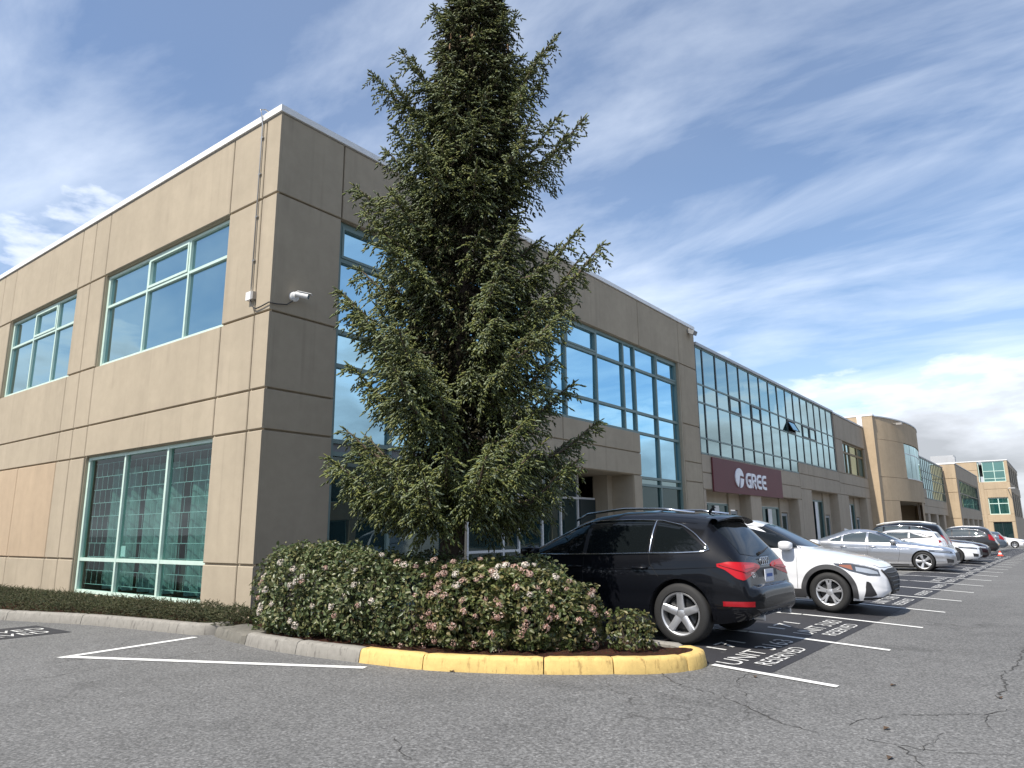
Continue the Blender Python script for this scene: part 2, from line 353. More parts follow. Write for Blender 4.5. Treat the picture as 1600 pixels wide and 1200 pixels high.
pcrack([(1405, 1165), (1425, 1183), (1445, 1199)], .026, 5, -.1); pcrack([(1600, 1010), (1588, 1040), (1567, 1055), (1575, 1075), (1560, 1090)], .024, 6, -.1)
pcrack([(1545, 1117), (1540, 1130), (1552, 1142)], .014, 7, -.1); pcrack([(1450, 1175), (1458, 1158), (1475, 1145)], .012, 8, -.1)
pcrack([(60, 1062), (150, 1045), (230, 1035), (300, 1022), (370, 1013)], .016, 9, 0); pcrack([(0, 1068), (60, 1060)], .012, 10, 0)
pcrack([(1230, 992), (1270, 978), (1300, 965)], .02, 11, -.06); pcrack([(640, 1200), (625, 1180), (618, 1165)], .012, 12, -.05); pcrack([(1210, 1046), (1265, 1018), (1330, 985)], .016, 13, -.06)
# ------------------------------------------------------------------ kerbs and planting beds
def smooth_path(pts, step=.06):
    P = np.array(pts, float); P = np.vstack([2*P[0]-P[1], P, 2*P[-1]-P[-2]]); o = []
    for i in range(1, len(P)-2):
        p0, p1, p2, p3 = P[i-1], P[i], P[i+1], P[i+2]; n = max(2, int(np.linalg.norm(p2-p1)/step))
        for t in np.arange(n)/n: o.append(.5*((2*p1)+(-p0+p2)*t+(2*p0-5*p1+4*p2-p3)*t*t+(-p0+3*p1-3*p2+p3)*t**3))
    o.append(P[-2]); return np.array(o)
def kerb_stone(path, mat, parent, hgt=.15, wd=.16, seed=0, rough=.0013):
    r = np.random.default_rng(seed); prof = [(0, -.03), (.0, .02), (.018, hgt-.035), (.03, hgt-.012), (.055, hgt), (wd-.03, hgt), (wd, hgt-.02), (wd, -.03)]
    d0 = path[1]-path[0]; d0 /= np.linalg.norm(d0); path = path.copy(); path[0] = path[0]+d0*.006; path[-1] = path[-1]-d0*.006; rows = []
    for i, c in enumerate(path):
        d = path[min(i+1, len(path)-1)]-path[max(i-1, 0)]; d = d/np.linalg.norm(d); q = np.array([-d[1], d[0]])   # inward, to the left of travel
        g = z1(*c); sh = .012 if i in (0, len(path)-1) else 0.0
        rows.append([(*(c+q*(a+r.normal(0, rough)*(h > 0)+(sh if 0 < h else 0))), g+h-(sh if h > .1 else 0)+r.normal(0, rough)*(h > .05)) for a, h in prof])
    mb = MB().grid(rows); n = len(prof); m = len(rows); mb.f.append(tuple(range(n))); mb.mi.append(0); mb.f.append(tuple((m-1)*n+j for j in range(n))[::-1]); mb.mi.append(0)
    return mb.build('kerb_stone', mat, parent, smooth=True, sharp=40)
def cut(path, a, b):
    s = np.concatenate([[0], np.cumsum(np.linalg.norm(np.diff(path, axis=0), axis=1))]); L_ = s[-1]; a *= L_; b *= L_
    q = [a]+[v for v in s if a+.01 < v < b-.01]+[b]; return np.stack([np.interp(q, s, path[:, i]) for i in (0, 1)], -1)
def cut_at(path, stations):
    i = [int(np.argmin(np.linalg.norm(path-np.array(p), axis=1))) for p in stations]; return [path[a:b+1] for a, b in zip(i[:-1], i[1:])]
kg = empty('grey_kerb', (0, 0, 0)); tag(kg, kind='structure'); ky = empty('yellow_kerb', (0, 0, 0)); tag(ky, kind='structure')
pl = smooth_path([(-16, -3.9), (-9, -2.75), (-4.48, -1.80), (-2.58, -1.30), (-1.2, -1.08), (-.30, -.97), (.12, -.90), (.30, -.74), (.36, -.45)])
for i, seg in enumerate(cut_at(pl, [(-16, -3.9), (-12.5, -3.35), (-9, -2.75), (-6.3, -2.2), (-4.3, -1.75), (-2.58, -1.30), (.36, -.45)])): kerb_stone(seg, 'kerb_grey', kg, seed=i)
kerb_stone(smooth_path([(.40, -.80), (.9, -.93), (1.47, -1.02)]), 'kerb_rough', kg, hgt=.13, wd=.45, seed=31, rough=.007)
p2 = smooth_path([(1.50, -1.03), (2.0, -1.09), (2.7, -1.10), (3.65, -1.04)])
for i, seg in enumerate(cut_at(p2, [(1.50, -1.03), (2.62, -1.1), (3.65, -1.04)])): kerb_stone(seg, 'kerb_grey', kg, seed=40+i)
p3 = smooth_path([(3.65, -1.04), (4.5, -.94), (5.15, -.70), (5.65, -.44), (6.2, -.04), (6.52, .34), (6.68, .72), (6.70, 1.0), (6.60, 1.2), (6.38, 1.28)])
for i, seg in enumerate(cut_at(p3, [(3.65, -1.04), (4.5, -.94), (5.65, -.44), (6.2, -.04), (6.66, .66), (6.38, 1.28)])): kerb_stone(seg, 'kerb_yellow', ky, seed=60+i)
p4 = smooth_path([(6.36, 1.29), (5.0, 1.33), (3.0, 1.36), (1.4, 1.37)])
for i, seg in enumerate(cut_at(p4, [(6.36, 1.29), (4.6, 1.33), (3.0, 1.36), (1.4, 1.37)])): kerb_stone(seg, 'kerb_grey', kg, seed=80+i)
def bed(name, outline, z):
    bm = bmesh.new(); vs = [bm.verts.new((x, y, z)) for x, y in outline]; bm.faces.new(vs); bmesh.ops.triangulate(bm, faces=bm.faces); bmesh.ops.subdivide_edges(bm, edges=bm.edges, cuts=2, use_grid_fill=True)
    for v in bm.verts: v.co.z += random.uniform(-.012, .02)
    me = bpy.data.meshes.new(name); bm.to_mesh(me); bm.free(); me.materials.append(MATS['mulch']); return tag(link(name, me), kind='structure')
def inset(path, d):
    o = []
    for i in range(len(path)):
        t = path[min(i+1, len(path)-1)]-path[max(i-1, 0)]; t = t/np.linalg.norm(t); o.append(path[i]+np.array([-t[1], t[0]])*d)
    return o
bed('planting_bed', [tuple(q) for q in inset(pl[::4], .10)]+[(.36, -.005), (-16, -.005)], .10)
bed('planting_bed', [(.42, -.6)]+[tuple(q) for q in inset(np.vstack([p2[::4], p3[2::4]]), .10)]+[tuple(q) for q in inset(p4[::6], .10)]+[(1.3, 1.25), (.42, 1.25)], .105)
bed('planting_bed', [(.02, -.44), (.419, -.44), (.419, 1.25), (1.29, 1.25), (1.29, 1.55), (.02, 1.55)], .102)

# ------------------------------------------------------------------ buildings
class Frame:
    """A facade: u runs along it, n points out of it."""
    def __init__(s, o, u, n): s.o = np.array(o, float); s.u = np.array(u, float); s.n = np.array(n, float)
    def P(s, u, n, z): q = s.o+s.u*u+s.n*n; return (q[0], q[1], z)
    def box(s, mb, u0, u1, z0, z1, n0, n1, mi=0):
        mb.add([s.P(u0, n0, z0), s.P(u1, n0, z0), s.P(u1, n1, z0), s.P(u0, n1, z0), s.P(u0, n0, z1), s.P(u1, n0, z1), s.P(u1, n1, z1), s.P(u0, n1, z1)],
               [(0, 3, 2, 1), (4, 5, 6, 7), (0, 1, 5, 4), (1, 2, 6, 5), (2, 3, 7, 6), (3, 0, 4, 7)], mi); return mb
    def panel(s, parent, u0, u1, z0, z1, mat='concrete', n0=0.0, th=.25, gap=.015, ch=.012, dep=.045, name='wall_panel', ends=(1, 1, 1, 1)):
        """One tilt-up panel: a chamfered face standing proud of its backing, so that the joint is a real groove. ends: groove at u0, u1, z0, z1."""
        mb = MB(); s.box(mb, u0, u1, z0, z1, n0-th, n0-dep)
        a0, a1, b0, b1 = u0+gap*ends[0], u1-gap*ends[1], z0+gap*ends[2], z1-gap*ends[3]
        c0, c1, d0, d1 = a0+ch*ends[0], a1-ch*ends[1], b0+ch*ends[2], b1-ch*ends[3]
        q = [s.P(a0, n0-dep, b0), s.P(a1, n0-dep, b0), s.P(a1, n0-dep, b1), s.P(a0, n0-dep, b1),
             s.P(a0, n0-ch, b0), s.P(a1, n0-ch, b0), s.P(a1, n0-ch, b1), s.P(a0, n0-ch, b1), s.P(c0, n0, d0), s.P(c1, n0, d0), s.P(c1, n0, d1), s.P(c0, n0, d1)]
        f = [(8, 9, 10, 11)]
        for b in (0, 4):
            for i in range(4): j = (i+1) % 4; f.append((b+i, b+j, b+4+j, b+4+i))
        mb.add(q, f); return mb.build(name, mat, parent)
    def window(s, parent, us, zs, n=-.10, glass='glass_blue', frame='frame_mint', bar=.055, dep=.09, vents=(), skip=(), mats=None, name='window', outer=None, tilt=.004, open_vent=(), hbar=None, hframe=None):
        """us/zs: bar centre lines. Each cell becomes a pane of its own; vents get a second, inner sash."""
        mb = MB(); ob = outer or bar; hb = hbar or bar
        cells = [(i, j) for i in range(len(us)-1) for j in range(len(zs)-1) if (i, j) not in skip]
        for i, u in enumerate(us):
            zz = [j for j in range(len(zs)-1) if (i, j) in cells or (i-1, j) in cells]
            if not zz: continue
            b = ob if i in (0, len(us)-1) else bar
            s.box(mb, u-b/2, u+b/2, zs[min(zz)]-hb/2, zs[max(zz)+1]+hb/2, n-dep, n)
        for j, z in enumerate(zs):
            for i in range(len(us)-1):
                if (i, j) in cells or (i, j-1) in cells:
                    s.box(mb, us[i]+bar/2, us[i+1]-bar/2, z-hb/2, z+hb/2, n-dep+.004, n-.004, 1 if hframe else 0)
        o = mb.build(name, [frame, hframe] if hframe else frame, parent)
        for (i, j) in cells:
            u0, u1, z0, z1_ = us[i]+bar/2, us[i+1]-bar/2, zs[j]+hb/2, zs[j+1]-hb/2; nn = n-dep*.55
            g = (mats or {}).get((i, j), glass)
            if (i, j) in vents:
                m2 = MB(); f = .055
                for a, b, c, d in ((u0+.004, u0+f, z0+.004, z1_-.004), (u1-f, u1-.004, z0+.004, z1_-.004), (u0+f, u1-f, z0+.004, z0+f), (u0+f, u1-f, z1_-f, z1_-.004)): s.box(m2, a, b, c, d, nn-.02, n+.012)
                m2.build('vent_sash', frame, o); u0 += f; u1 -= f; z0 += f; z1_ -= f
            pm = MB(); sl = (RNG.normal(0, tilt), RNG.normal(0, tilt)); hu, hz = (u1-u0)/2, (z1_-z0)/2; q = []
            swing = .24 if (i, j) in open_vent else 0.0
            for dn in (-.012, 0):
                for (a, b) in ((u0, z0), (u1, z0), (u1, z1_), (u0, z1_)):
                    off = swing*(z1_-b)/(z1_-z0)
                    q.append(s.P(a, nn+dn+sl[0]*(1 if a > (u0+u1)/2 else -1)*hu+sl[1]*(1 if b > (z0+z1_)/2 else -1)*hz+off, b+(off*.12)))
            pm.add(q, [(4, 5, 6, 7), (3, 2, 1, 0), (0, 1, 5, 4), (1, 2, 6, 5), (2, 3, 7, 6), (3, 0, 4, 7)])
            pm.build('pane', g, o)
            if swing:
                m3 = MB()
                for (k0, k1) in ((4, 5), (5, 6), (6, 7), (7, 4)): m3.tube([q[k0], q[k1]], .022, 4)
                m3.build('vent_sash', frame, o)
        return o
LF = Frame((0, 0), (1, 0), (0, -1))      # sunny side, u = x
RF = Frame((0, 0), (0, 1), (1, 0))       # long shaded side, u = y
JZ = [-.30, .16, .89, 2.98, 3.65, 4.94, 7.03, 8.53]; TOP = 8.65

cb = empty('office_building', (-4, 6, 0)); tag(cb, 'tan concrete corner building with tall blue windows behind the spruce', 'building', 'blocks of the long tan office row')
def sub(o): o.matrix_parent_inverse = o.parent.matrix_world.inverted() if False else o.matrix_parent_inverse; return o
def reparent_fix(root):
    """children were built in world space: take the root's own offset out of them"""
    inv = Matrix.Translation(root.location).inverted()
    for c in root.children: c.matrix_parent_inverse = inv
# sunny side panels
colsL = [(-1.439, -.43), (-.43, 0.0)]
def pier(u0, u1, zlist, mat='concrete', fr=LF, par=cb, e=(1, 1), **k):
    for a, b in zip(zlist[:-1], zlist[1:]): fr.panel(par, u0, u1, a, b, mat, ends=(e[0], e[1], 1, 1), **k)
pier(-1.439, -.43, JZ); pier(-.43, 0.0, JZ, e=(1, 0), th=.048)
pier(-7.15, -6.42, JZ); pier(-7.858, -7.15, JZ)
pier(-12.9, -12.05, JZ); pier(-13.6, -12.9, JZ)
for (u0, u1, lowwin) in ((-6.42, -1.439, True), (-12.05, -7.858, False), (-18.5, -13.6, False)):
    LF.panel(cb, u0, u1, 7.03, 8.53); LF.panel(cb, u0, u1, 3.65, 4.94); LF.panel(cb, u0, u1, 2.98, 3.65)
    if lowwin: LF.panel(cb, u0, u1, -.30, .22, ends=(1, 1, 1, 0))
    else:
        um = u0+(u1-u0)*.47
        for a, b in ((u0, um), (um, u1)): LF.panel(cb, a, b, .89, 2.98, 'concrete_peach'); LF.panel(cb, a, b, .16, .89)
        LF.panel(cb, u0, u1, -.30, .16)
LF.window(cb, [-6.37, -4.56, -2.93, -1.475], [4.985, 6.30, 6.99], vents={(1, 1)}, glass='glass_lit', outer=.09)
LF.window(cb, [-12.0, -10.51, -9.11, -7.91], [4.985, 6.30, 6.99], vents={(1, 1)}, glass='glass_lit', outer=.09)
LF.window(cb, [-18.45, -16.9, -15.2, -13.65], [4.985, 6.30, 6.99], vents={(1, 1)}, glass='glass_lit', outer=.09)
lw = LF.window(cb, [-6.37, -4.75, -3.08, -1.475], [.265, .89, 2.945], glass='glass_clear', outer=.08, bar=.065)
# room behind the low window: lattice grille and curtains
def curtain(fr, u0, u1, z0, z1_, n, name='curtain', wave=.075, seed=1, gaps=()):
    r = np.random.default_rng(seed); U = np.linspace(u0, u1, int((u1-u0)/.022)); ph = np.cumsum(r.uniform(.05, .55, len(U))); rows = []
    for z in (z0, z0+(z1_-z0)*.5, z1_): rows.append([fr.P(u, n+wave*math.sin(p_)*(1.15 if z < z1_ else .8), z) for u, p_ in zip(U, ph)])
    return MB().grid(rows).build(name, 'curtain', cb, smooth=True)
for i, (a, b) in enumerate(((-6.30, -5.15), (-4.75, -3.35), (-3.02, -1.62))): curtain(LF, a, b, .28, 2.75, -.62, seed=i)
def lattice(fr, u0, u1, z0, z1_, n, du, dz, par=cb):
    mb = MB(); r = np.random.default_rng(3); zz = np.arange(z0+.1, z1_, dz)
    for z in zz: fr.box(mb, u0, u1, z-.005, z+.005, n-.010, n)
    for k, z in enumerate(list(zz)[:-1]):
        for u in np.arange(u0+(du/2 if k % 2 else .06), u1, du): fr.box(mb, u-.003, u+.003, z, z+dz, n-.010, n-.002)
    return mb.build('grille', 'grille', par)
lattice(LF, -6.34, -1.52, .30, 2.93, -.24, .24, .27)
def room(fr, u0, u1, z0, z1_, n0, n1, par=cb):
    mb = MB(); fr.box(mb, u0, u1, z0, z1_, n1-.05, n1); fr.box(mb, u0, u1, z0-.05, z0, n1, n0); fr.box(mb, u0, u1, z1_, z1_+.05, n1, n0); fr.box(mb, u0-.05, u0, z0, z1_, n1, n0); fr.box(mb, u1, u1+.05, z0, z1_, n1, n0)
    return mb.build('room', 'interior', par)
room(LF, -6.42, -1.44, .2, 2.97, -.26, -1.6)
pp = MB(); LF.box(pp, -4.68, -4.50, .96, 1.16, -.165, -.160); pp.build('notice', 'paper', lw)
# shaded side: corner pier, tall glazing, band, spandrel, recessed entrance
for a, b in zip(JZ[:-1], JZ[1:]): RF.panel(cb, .050, 1.387, a, b, ends=(0, 1, 1, 1))
RF.panel(cb, 1.387, 4.37, 7.03, 8.53); RF.panel(cb, 4.37, 8.66, 7.03, 8.53); RF.panel(cb, 8.66, 13.10, 7.03, 8.53); RF.panel(cb, 13.10, 16.10, 7.03, 8.53)
for a, b in zip(JZ[:-1], JZ[1:]): RF.panel(cb, 16.10, 17.50, a, b)
MU = [1.44, 2.83, 4.37, 5.10, 6.69, 8.27, 9.02, 10.63, 12.22, 12.95, 14.41, 15.90+.15]
MU[-1] = 15.95
ZW = [.05, .9, 2.72, 2.94, 4.30, 4.925, 6.29, 6.99]
sk = {(i, j) for i in range(2, 9) for j in range(0, 4)} | {(i, 0) for i in range(0)} 
gm = {}
for i in (0, 1, 9, 10):
    gm[(i, 0)] = 'glass_dark'; gm[(i, 1)] = 'glass_dark' ; gm[(i, 2)] = 'spandrel' if i < 2 else 'glass_teal'
RF.window(cb, MU, ZW, n=-.10, glass='glass_blue', frame='frame_teal', vents={(0, 6), (5-1, 6), (6, 6), (10, 6)}, skip=sk, mats=gm, bar=.075, outer=.09, dep=.12)
RF.panel(cb, 15.995, 16.10, -.3, 7.03, ends=(0, 1, 0, 0))
for (a, b) in ((4.37, 8.66), (8.66, 13.0-.09)): RF.panel(cb, a+(.045 if a < 5 else 0), b, 3.65, 4.255, 'concrete'); RF.panel(cb, a+(.045 if a < 5 else 0), b, 2.98, 3.65, 'concrete')
RF.panel(cb, 4.415, 4.95, -.3, 2.98); RF.panel(cb, 12.40, 12.91, -.3, 2.98)
lat2 = lattice(RF, 1.5, 4.3, .1, 2.7, -.36, .24, .27); lat2.name = 'grille'
# recess: returns, soffit, inner glazing and door
mb = MB(); RF.box(mb, 4.95, 12.40, 2.985, 3.10, -1.9, -.26); mb.build('soffit', 'concrete', cb)
mb = MB(); RF.box(mb, 12.40, 12.52, -.3, 2.985, -.75, -.252); RF.box(mb, 12.12, 12.52, -.3, 2.985, -1.25, -.752); mb.build('recess_return', 'concrete', cb)
mb = MB(); RF.box(mb, 4.83, 4.95, -.3, 2.985, -1.25, -.252); mb.build('recess_return', 'concrete', cb)
RF.window(cb, [5.0, 6.35, 7.7, 8.35, 9.4, 10.3, 11.2, 12.1], [.0, .9, 2.3, 2.95], n=-1.2, glass='glass_dark', frame='frame_white', bar=.06, skip={(6, 2)}, name='entrance_glazing')
dr = MB(); RF.box(dr, 11.23, 12.07, .03, 2.27, -1.19, -1.15); dv = dr.build('door', 'frame_dark', cb); h = MB(); h.tube([RF.P(11.35, -1.10, .95), RF.P(11.35, -1.10, 1.35)], .015); h.build('handle', 'conduit', dv)
# roof edge
def cap(par, fr, u0, u1, z0=8.53, z1_=8.65, n0=-.30, n1=.035, mat='cap_white'):
    mb = MB(); fr.box(mb, u0, u1, z0, z1_, n0, n1); return mb.build('parapet_cap', mat, par)
cap(cb, LF, -18.6, .0355); cap(cb, RF, -.001+.302, 17.52, z0=8.532, z1_=8.646)
mb = MB(); mb.box(-18.5, -.28, .28, 17.3, 7.9, 8.0); mb.build('roof_deck', 'roofing', cb)
mb = MB(); mb.box(-18.5, -1.7, 17.30, 17.49, -.3, 8.50); mb.box(-18.5, -18.3, .26, 17.3, -.3, 8.5); mb.build('party_wall', 'concrete', cb)
reparent_fix(cb)

# glass-fronted block
gb = empty('office_building', (-4, 27, 0)); tag(gb, 'glass curtain wall building over the dark red shop sign', 'building', 'blocks of the long tan office row')
CW = [17.56]+[18.22+1.255*i for i in range(16)]
RF.window(gb, CW, [4.05, 4.60, 5.90, 6.57, 7.96], n=-.02, glass='glass_teal', frame='frame_dark', hframe='frame_teal', bar=.07, hbar=.06, dep=.05, vents={(3, 2), (5, 2), (9, 2), (11, 2), (12, 2)}, open_vent={(9, 2)}, skip={(i, 0) for i in range(10, 17)}, tilt=.003, name='curtain_wall')
cap(gb, RF, 17.53, 37.15, 7.995, 8.10, -.35, .05, 'cap_grey')
def solid(par, u0, u1, z0, z1_, mat='concrete_grey', **k): return RF.panel(par, u0, u1, z0, z1_, mat, **k)
for a, b in ((17.52, 22.2), (22.2, 26.5), (26.5, 29.45)): solid(gb, a, b, 3.36, 4.02); solid(gb, a, b, 2.77, 3.36)
solid(gb, 29.45, 31.0, 4.02, 4.565); solid(gb, 31.0, 37.3, 4.02, 4.565); solid(gb, 29.45, 37.3, 3.30, 4.02)
for a, b, t in ((17.50, 17.75, 2.77), (22.25, 23.55, 2.77), (28.85, 29.45, 2.77), (29.45, 31.3, 3.30), (36.6, 37.3, 3.30)): solid(gb, a, b, -.6, t)
def recess(par, u0, u1, zt, d=.55, door=.62, left=True, zb=-.3):
    mb = MB(); RF.box(mb, u0, u1, zt+.003, zt+.12, -d-.1, -.253); mb.build('soffit', 'concrete_grey', par)
    mb = MB(); RF.box(mb, u1+.003, u1+.12, zb-.2, zt, -d, -.252); mb.build('recess_return', 'concrete_grey', par); mb = MB(); RF.box(mb, u0-.12, u0-.003, zb-.2, zt, -d, -.252); mb.build('recess_return', 'concrete_grey', par)
    w_ = u1-u0; us = [u0+.05, u0+w_*.30, u0+w_*.52, u0+w_*.72]
    RF.window(par, us, [zb, zt-.45], n=-d+.05, glass='glass_dark', frame='frame_teal', bar=.08, name='shop_window')
    mb = MB(); RF.box(mb, u0+w_*.72+.05, u0+w_*.76, zb, zt, -d, -d+.1); RF.box(mb, u0+w_*.93, u1, zb, zt, -d, -d+.1); RF.box(mb, u0+w_*.76, u0+w_*.93, zb+2.45, zt, -d, -d+.1); RF.box(mb, u0, u0+w_*.72+.05, zt-.40, zt, -d, -d+.03); mb.build('recess_wall', 'concrete_grey', par)
    m4 = MB(); RF.box(m4, u0+w_*.42, u0+w_*.515, zb+.1, zt-.5, -d+.056, -d+.07); m4.build('blind', 'paper', par)
    dd = MB(); a, b = u0+w_*.765, u0+w_*.925
    for q in ((a, a+.09, zb, zb+2.4), (b-.09, b, zb, zb+2.4), (a+.09, b-.09, zb, zb+.25), (a+.09, b-.09, zb+2.28, zb+2.4)): RF.box(dd, *q, -d+.02, -d+.08)
    do = dd.build('door', 'door_grey', par); g = MB(); RF.box(g, a+.09, b-.09, zb+.25, zb+2.28, -d+.03, -d+.05); g.build('pane', 'glass_dark', do)
recess(gb, 17.75, 22.25, 2.77); recess(gb, 23.55, 28.85, 2.77); recess(gb, 31.3, 36.6, 3.30)
mb = MB(); RF.box(mb, 17.5, 37.3, 7.80, 7.9, -14, -.17); mb.build('roof_deck', 'roofing', gb)
mb = MB(); RF.box(mb, 17.6, 37.2, 4.7, 7.75, -2.0, -1.9); RF.box(mb, 17.6, 37.2, 4.05, 4.15, -1.9, -.27); mb.build('room', 'interior', gb)
reparent_fix(gb)

# solid block and leaning-shadow stair tower
sb = empty('office_building', (-4, 41, 0)); tag(sb, 'plain tan wall section between glass front and rounded tower', 'building', 'blocks of the long tan office row')
solid(sb, 37.3, 45.2, 6.53, 7.95); solid(sb, 37.3, 39.0, 4.565, 6.53); solid(sb, 37.3, 45.2, 3.95, 4.565); solid(sb, 37.3, 45.2, 3.30, 3.95)
solid(sb, 37.3, 39.15, -.6, 3.30); solid(sb, 43.9, 45.2, -.6, 3.30); solid(sb, 44.9, 45.2, 4.565, 6.53)
RF.window(sb, [39.05, 40.2, 41.2, 43.2, 44.85], [4.62, 5.9, 6.49], n=-.12, glass='glass_teal', frame='brown_frame', bar=.12, dep=.1)
recess(sb, 39.15, 43.9, 3.30, zb=-.35); cap(sb, RF, 37.16, 45.19, 7.952, 8.05, -.35, .04, 'cap_grey')
mb = MB(); RF.box(mb, 37.35, 45.1, 7.7, 7.8, -14, -.27); mb.build('roof_deck', 'roofing', sb)
reparent_fix(sb)
st = empty('stair_tower', (-1, 53, 0)); tag(st, 'taller tan tower with a rounded front and curved window', 'tower')
def arc(t):                                  # plan of the tower front: t 0..1 along y
    y = 45.25+.5+14.6*t; x = .62+1.25*(1-(2*t-1)**2)**.85*1.0; return x, y
mb = MB()
def curved(z0, z1_, t0, t1, mat, name, inset_=.0, n=30):
    T = np.linspace(t0, t1, n); rows = [[(arc(t)[0]-inset_, arc(t)[1], z) for t in T] for z in (z0, z1_)]; back = [[(arc(t)[0]-inset_-.3, arc(t)[1], z) for t in T] for z in (z1_, z0)]
    return MB().grid(np.array(rows+back+[rows[0]])).build(name, mat, st, smooth=True, sharp=30)
for z0, z1_ in ((7.25, 8.75), (3.2, 4.75)): curved(z0, z1_-.02, 0, 1, 'concrete_far', 'wall_panel')
for t0, t1 in ((0, .27), (.80, 1)): curved(4.75, 7.23, t0, t1, 'concrete_far', 'wall_panel')
for t0, t1 in ((0, .14), (.5, .58), (.9, 1)): curved(-1.2, 3.18, t0, t1, 'concrete_far', 'wall_panel')
for i in range(5):
    t0 = .275+(.52/5)*i; t1 = t0+.52/5-.006; curved(4.8, 6.5, t0, t1, 'glass_teal', 'pane', .06, 6); curved(6.56, 7.2, t0, t1, 'glass_teal', 'pane', .06, 6)
curved(4.74, 4.80, .27, .80, 'frame_white', 'window_sill', -.04); curved(6.50, 6.56, .27, .80, 'frame_white', 'window_rail', .04)
curved(8.735, 8.82, 0, 1, 'cap_grey', 'parapet_cap', -.04)
mb = MB(); mb.box(-6, .64, 45.21, 45.74, -1.2, 8.75); mb.build('fin_wall', 'concrete_far', st); mb = MB(); mb.box(-6, .68, 45.18, 45.76, 8.752, 8.86); mb.box(-.30, .0, 45.16, 45.2, 8.06, 8.75); mb.build('parapet_cap', 'cap_white', st)
mb = MB(); mb.box(-6, .35, 60.2, 60.34, -1.2, 8.7); mb.box(-1.8, -1.7, 45.8, 60.2, -1.2, 3.2); mb.build('inner_wall', 'concrete_far', st)
def cap_poly(z, name, mat):
    T = np.linspace(0, 1, 30); pts = [(arc(t)[0]-.32, arc(t)[1], z) for t in T]+[(-6, 60.15, z), (-6, 45.8, z)]; MB().add(pts, [tuple(range(len(pts)))]).build(name, mat, st)
cap_poly(8.60, 'roof_deck', 'roofing'); cap_poly(3.22, 'soffit', 'concrete_grey')
mb = MB(); mb.tube([(1.35, 48.2, 8.45), (1.7, 48.0, 8.45)], .04); mb.box(1.6, 1.95, 47.85, 48.15, 8.33, 8.47); mb.build('wall_lamp', 'lamp_metal', st)
reparent_fix(st)
# second glass block
g2 = empty('office_building', (-4, 73, 0)); tag(g2, 'far glass curtain wall building beyond the rounded tower', 'building', 'blocks of the long tan office row')
RF.window(g2, [60.9+1.25*i for i in range(20)], [4.15, 5.0, 6.0, 6.7, 7.85], n=-.02, glass='glass_teal', frame='frame_dark', hframe='frame_teal', bar=.08, hbar=.07, dep=.05, tilt=.004, skip={(i, 0) for i in range(0, 8)}, name='curtain_wall')
RF.box(MB(), 0, 1, 0, 1, 0, 1)
cap(g2, RF, 60.4, 85.0, 7.9, 8.0, -.35, .04, 'cap_grey'); solid(g2, 60.4, 70.85, 4.13, 4.95); solid(g2, 60.4, 85.0, 3.4, 4.1); solid(g2, 60.4, 85.0, 2.7, 3.4); solid(g2, 60.4, 60.85, 4.95, 7.9)
for a in (60.4, 65.2, 70.0, 75.5, 81.0): solid(g2, a, a+1.4, -1.2, 2.7, th=.5)
solid(g2, 84.66, 85.0, 4.1, 7.9); mb = MB(); RF.box(mb, 60.4, 85, -1.2, 2.72, -2.2, -2.0); RF.box(mb, 60.4, 85, 2.71, 2.8, -2, -.26); mb.build('recess_wall', 'concrete_grey', g2)
for a in (61.9, 66.8, 71.8, 77.2): RF.window(g2, [a+.2, a+1.3, a+2.6], [-.8, 1.9], n=-1.9, glass='glass_dark', frame='frame_teal', bar=.1, name='shop_window')
mb = MB(); RF.box(mb, 60.4, 85, 7.7, 7.8, -14, -.27); mb.build('roof_deck', 'roofing', g2); reparent_fix(g2)
# far wing standing forward
fw = empty('office_building', (-4, 99, 0)); tag(fw, 'far tan wing with sunlit end wall and tall narrow windows', 'building', 'blocks of the long tan office row')
FF = Frame((0, 85.3), (1, 0), (0, -1)); F2 = Frame((1.15, 85.3), (0, 1), (1, 0))
for a, b in ((-1.5, 2.4), (2.4, 5.2), (5.2, 6.7), (6.7, 8.3)): FF.panel(fw, -6, 1.15, a, b, 'concrete_far', gap=.03)
for a, b in ((6.7, 8.3), (2.4, 3.6)): F2.panel(fw, .05, 26, a, b, 'concrete_grey', ends=(0, 1, 1, 1))
F2.panel(fw, .05, 2.2, 3.6, 6.7, 'concrete_grey', ends=(0, 1, 1, 1)); F2.panel(fw, 24, 26, 3.6, 6.7, 'concrete_grey')
F2.window(fw, [2.25+1.55*i for i in range(15)], [3.65, 5.2, 6.65], glass='glass_green', frame='frame_dark', bar=.12, n=-.08)
for a in (.05, 6, 12, 18, 24.4): F2.panel(fw, a, a+1.6, -1.6, 2.4, 'concrete_grey', th=.5)
mb = MB(); F2.box(mb, .2, 26, -1.6, 2.4, -1.6, -1.5); mb.box(-6, .88, 85.6, 111, 7.9, 8.0); mb.build('recess_wall', 'concrete_grey', fw)
cap(fw, FF, -6, 1.19, 8.302, 8.40, -.3, .04); cap(fw, F2, .302, 26.02, 8.304, 8.396, -.3, .04, 'cap_grey'); reparent_fix(fw)
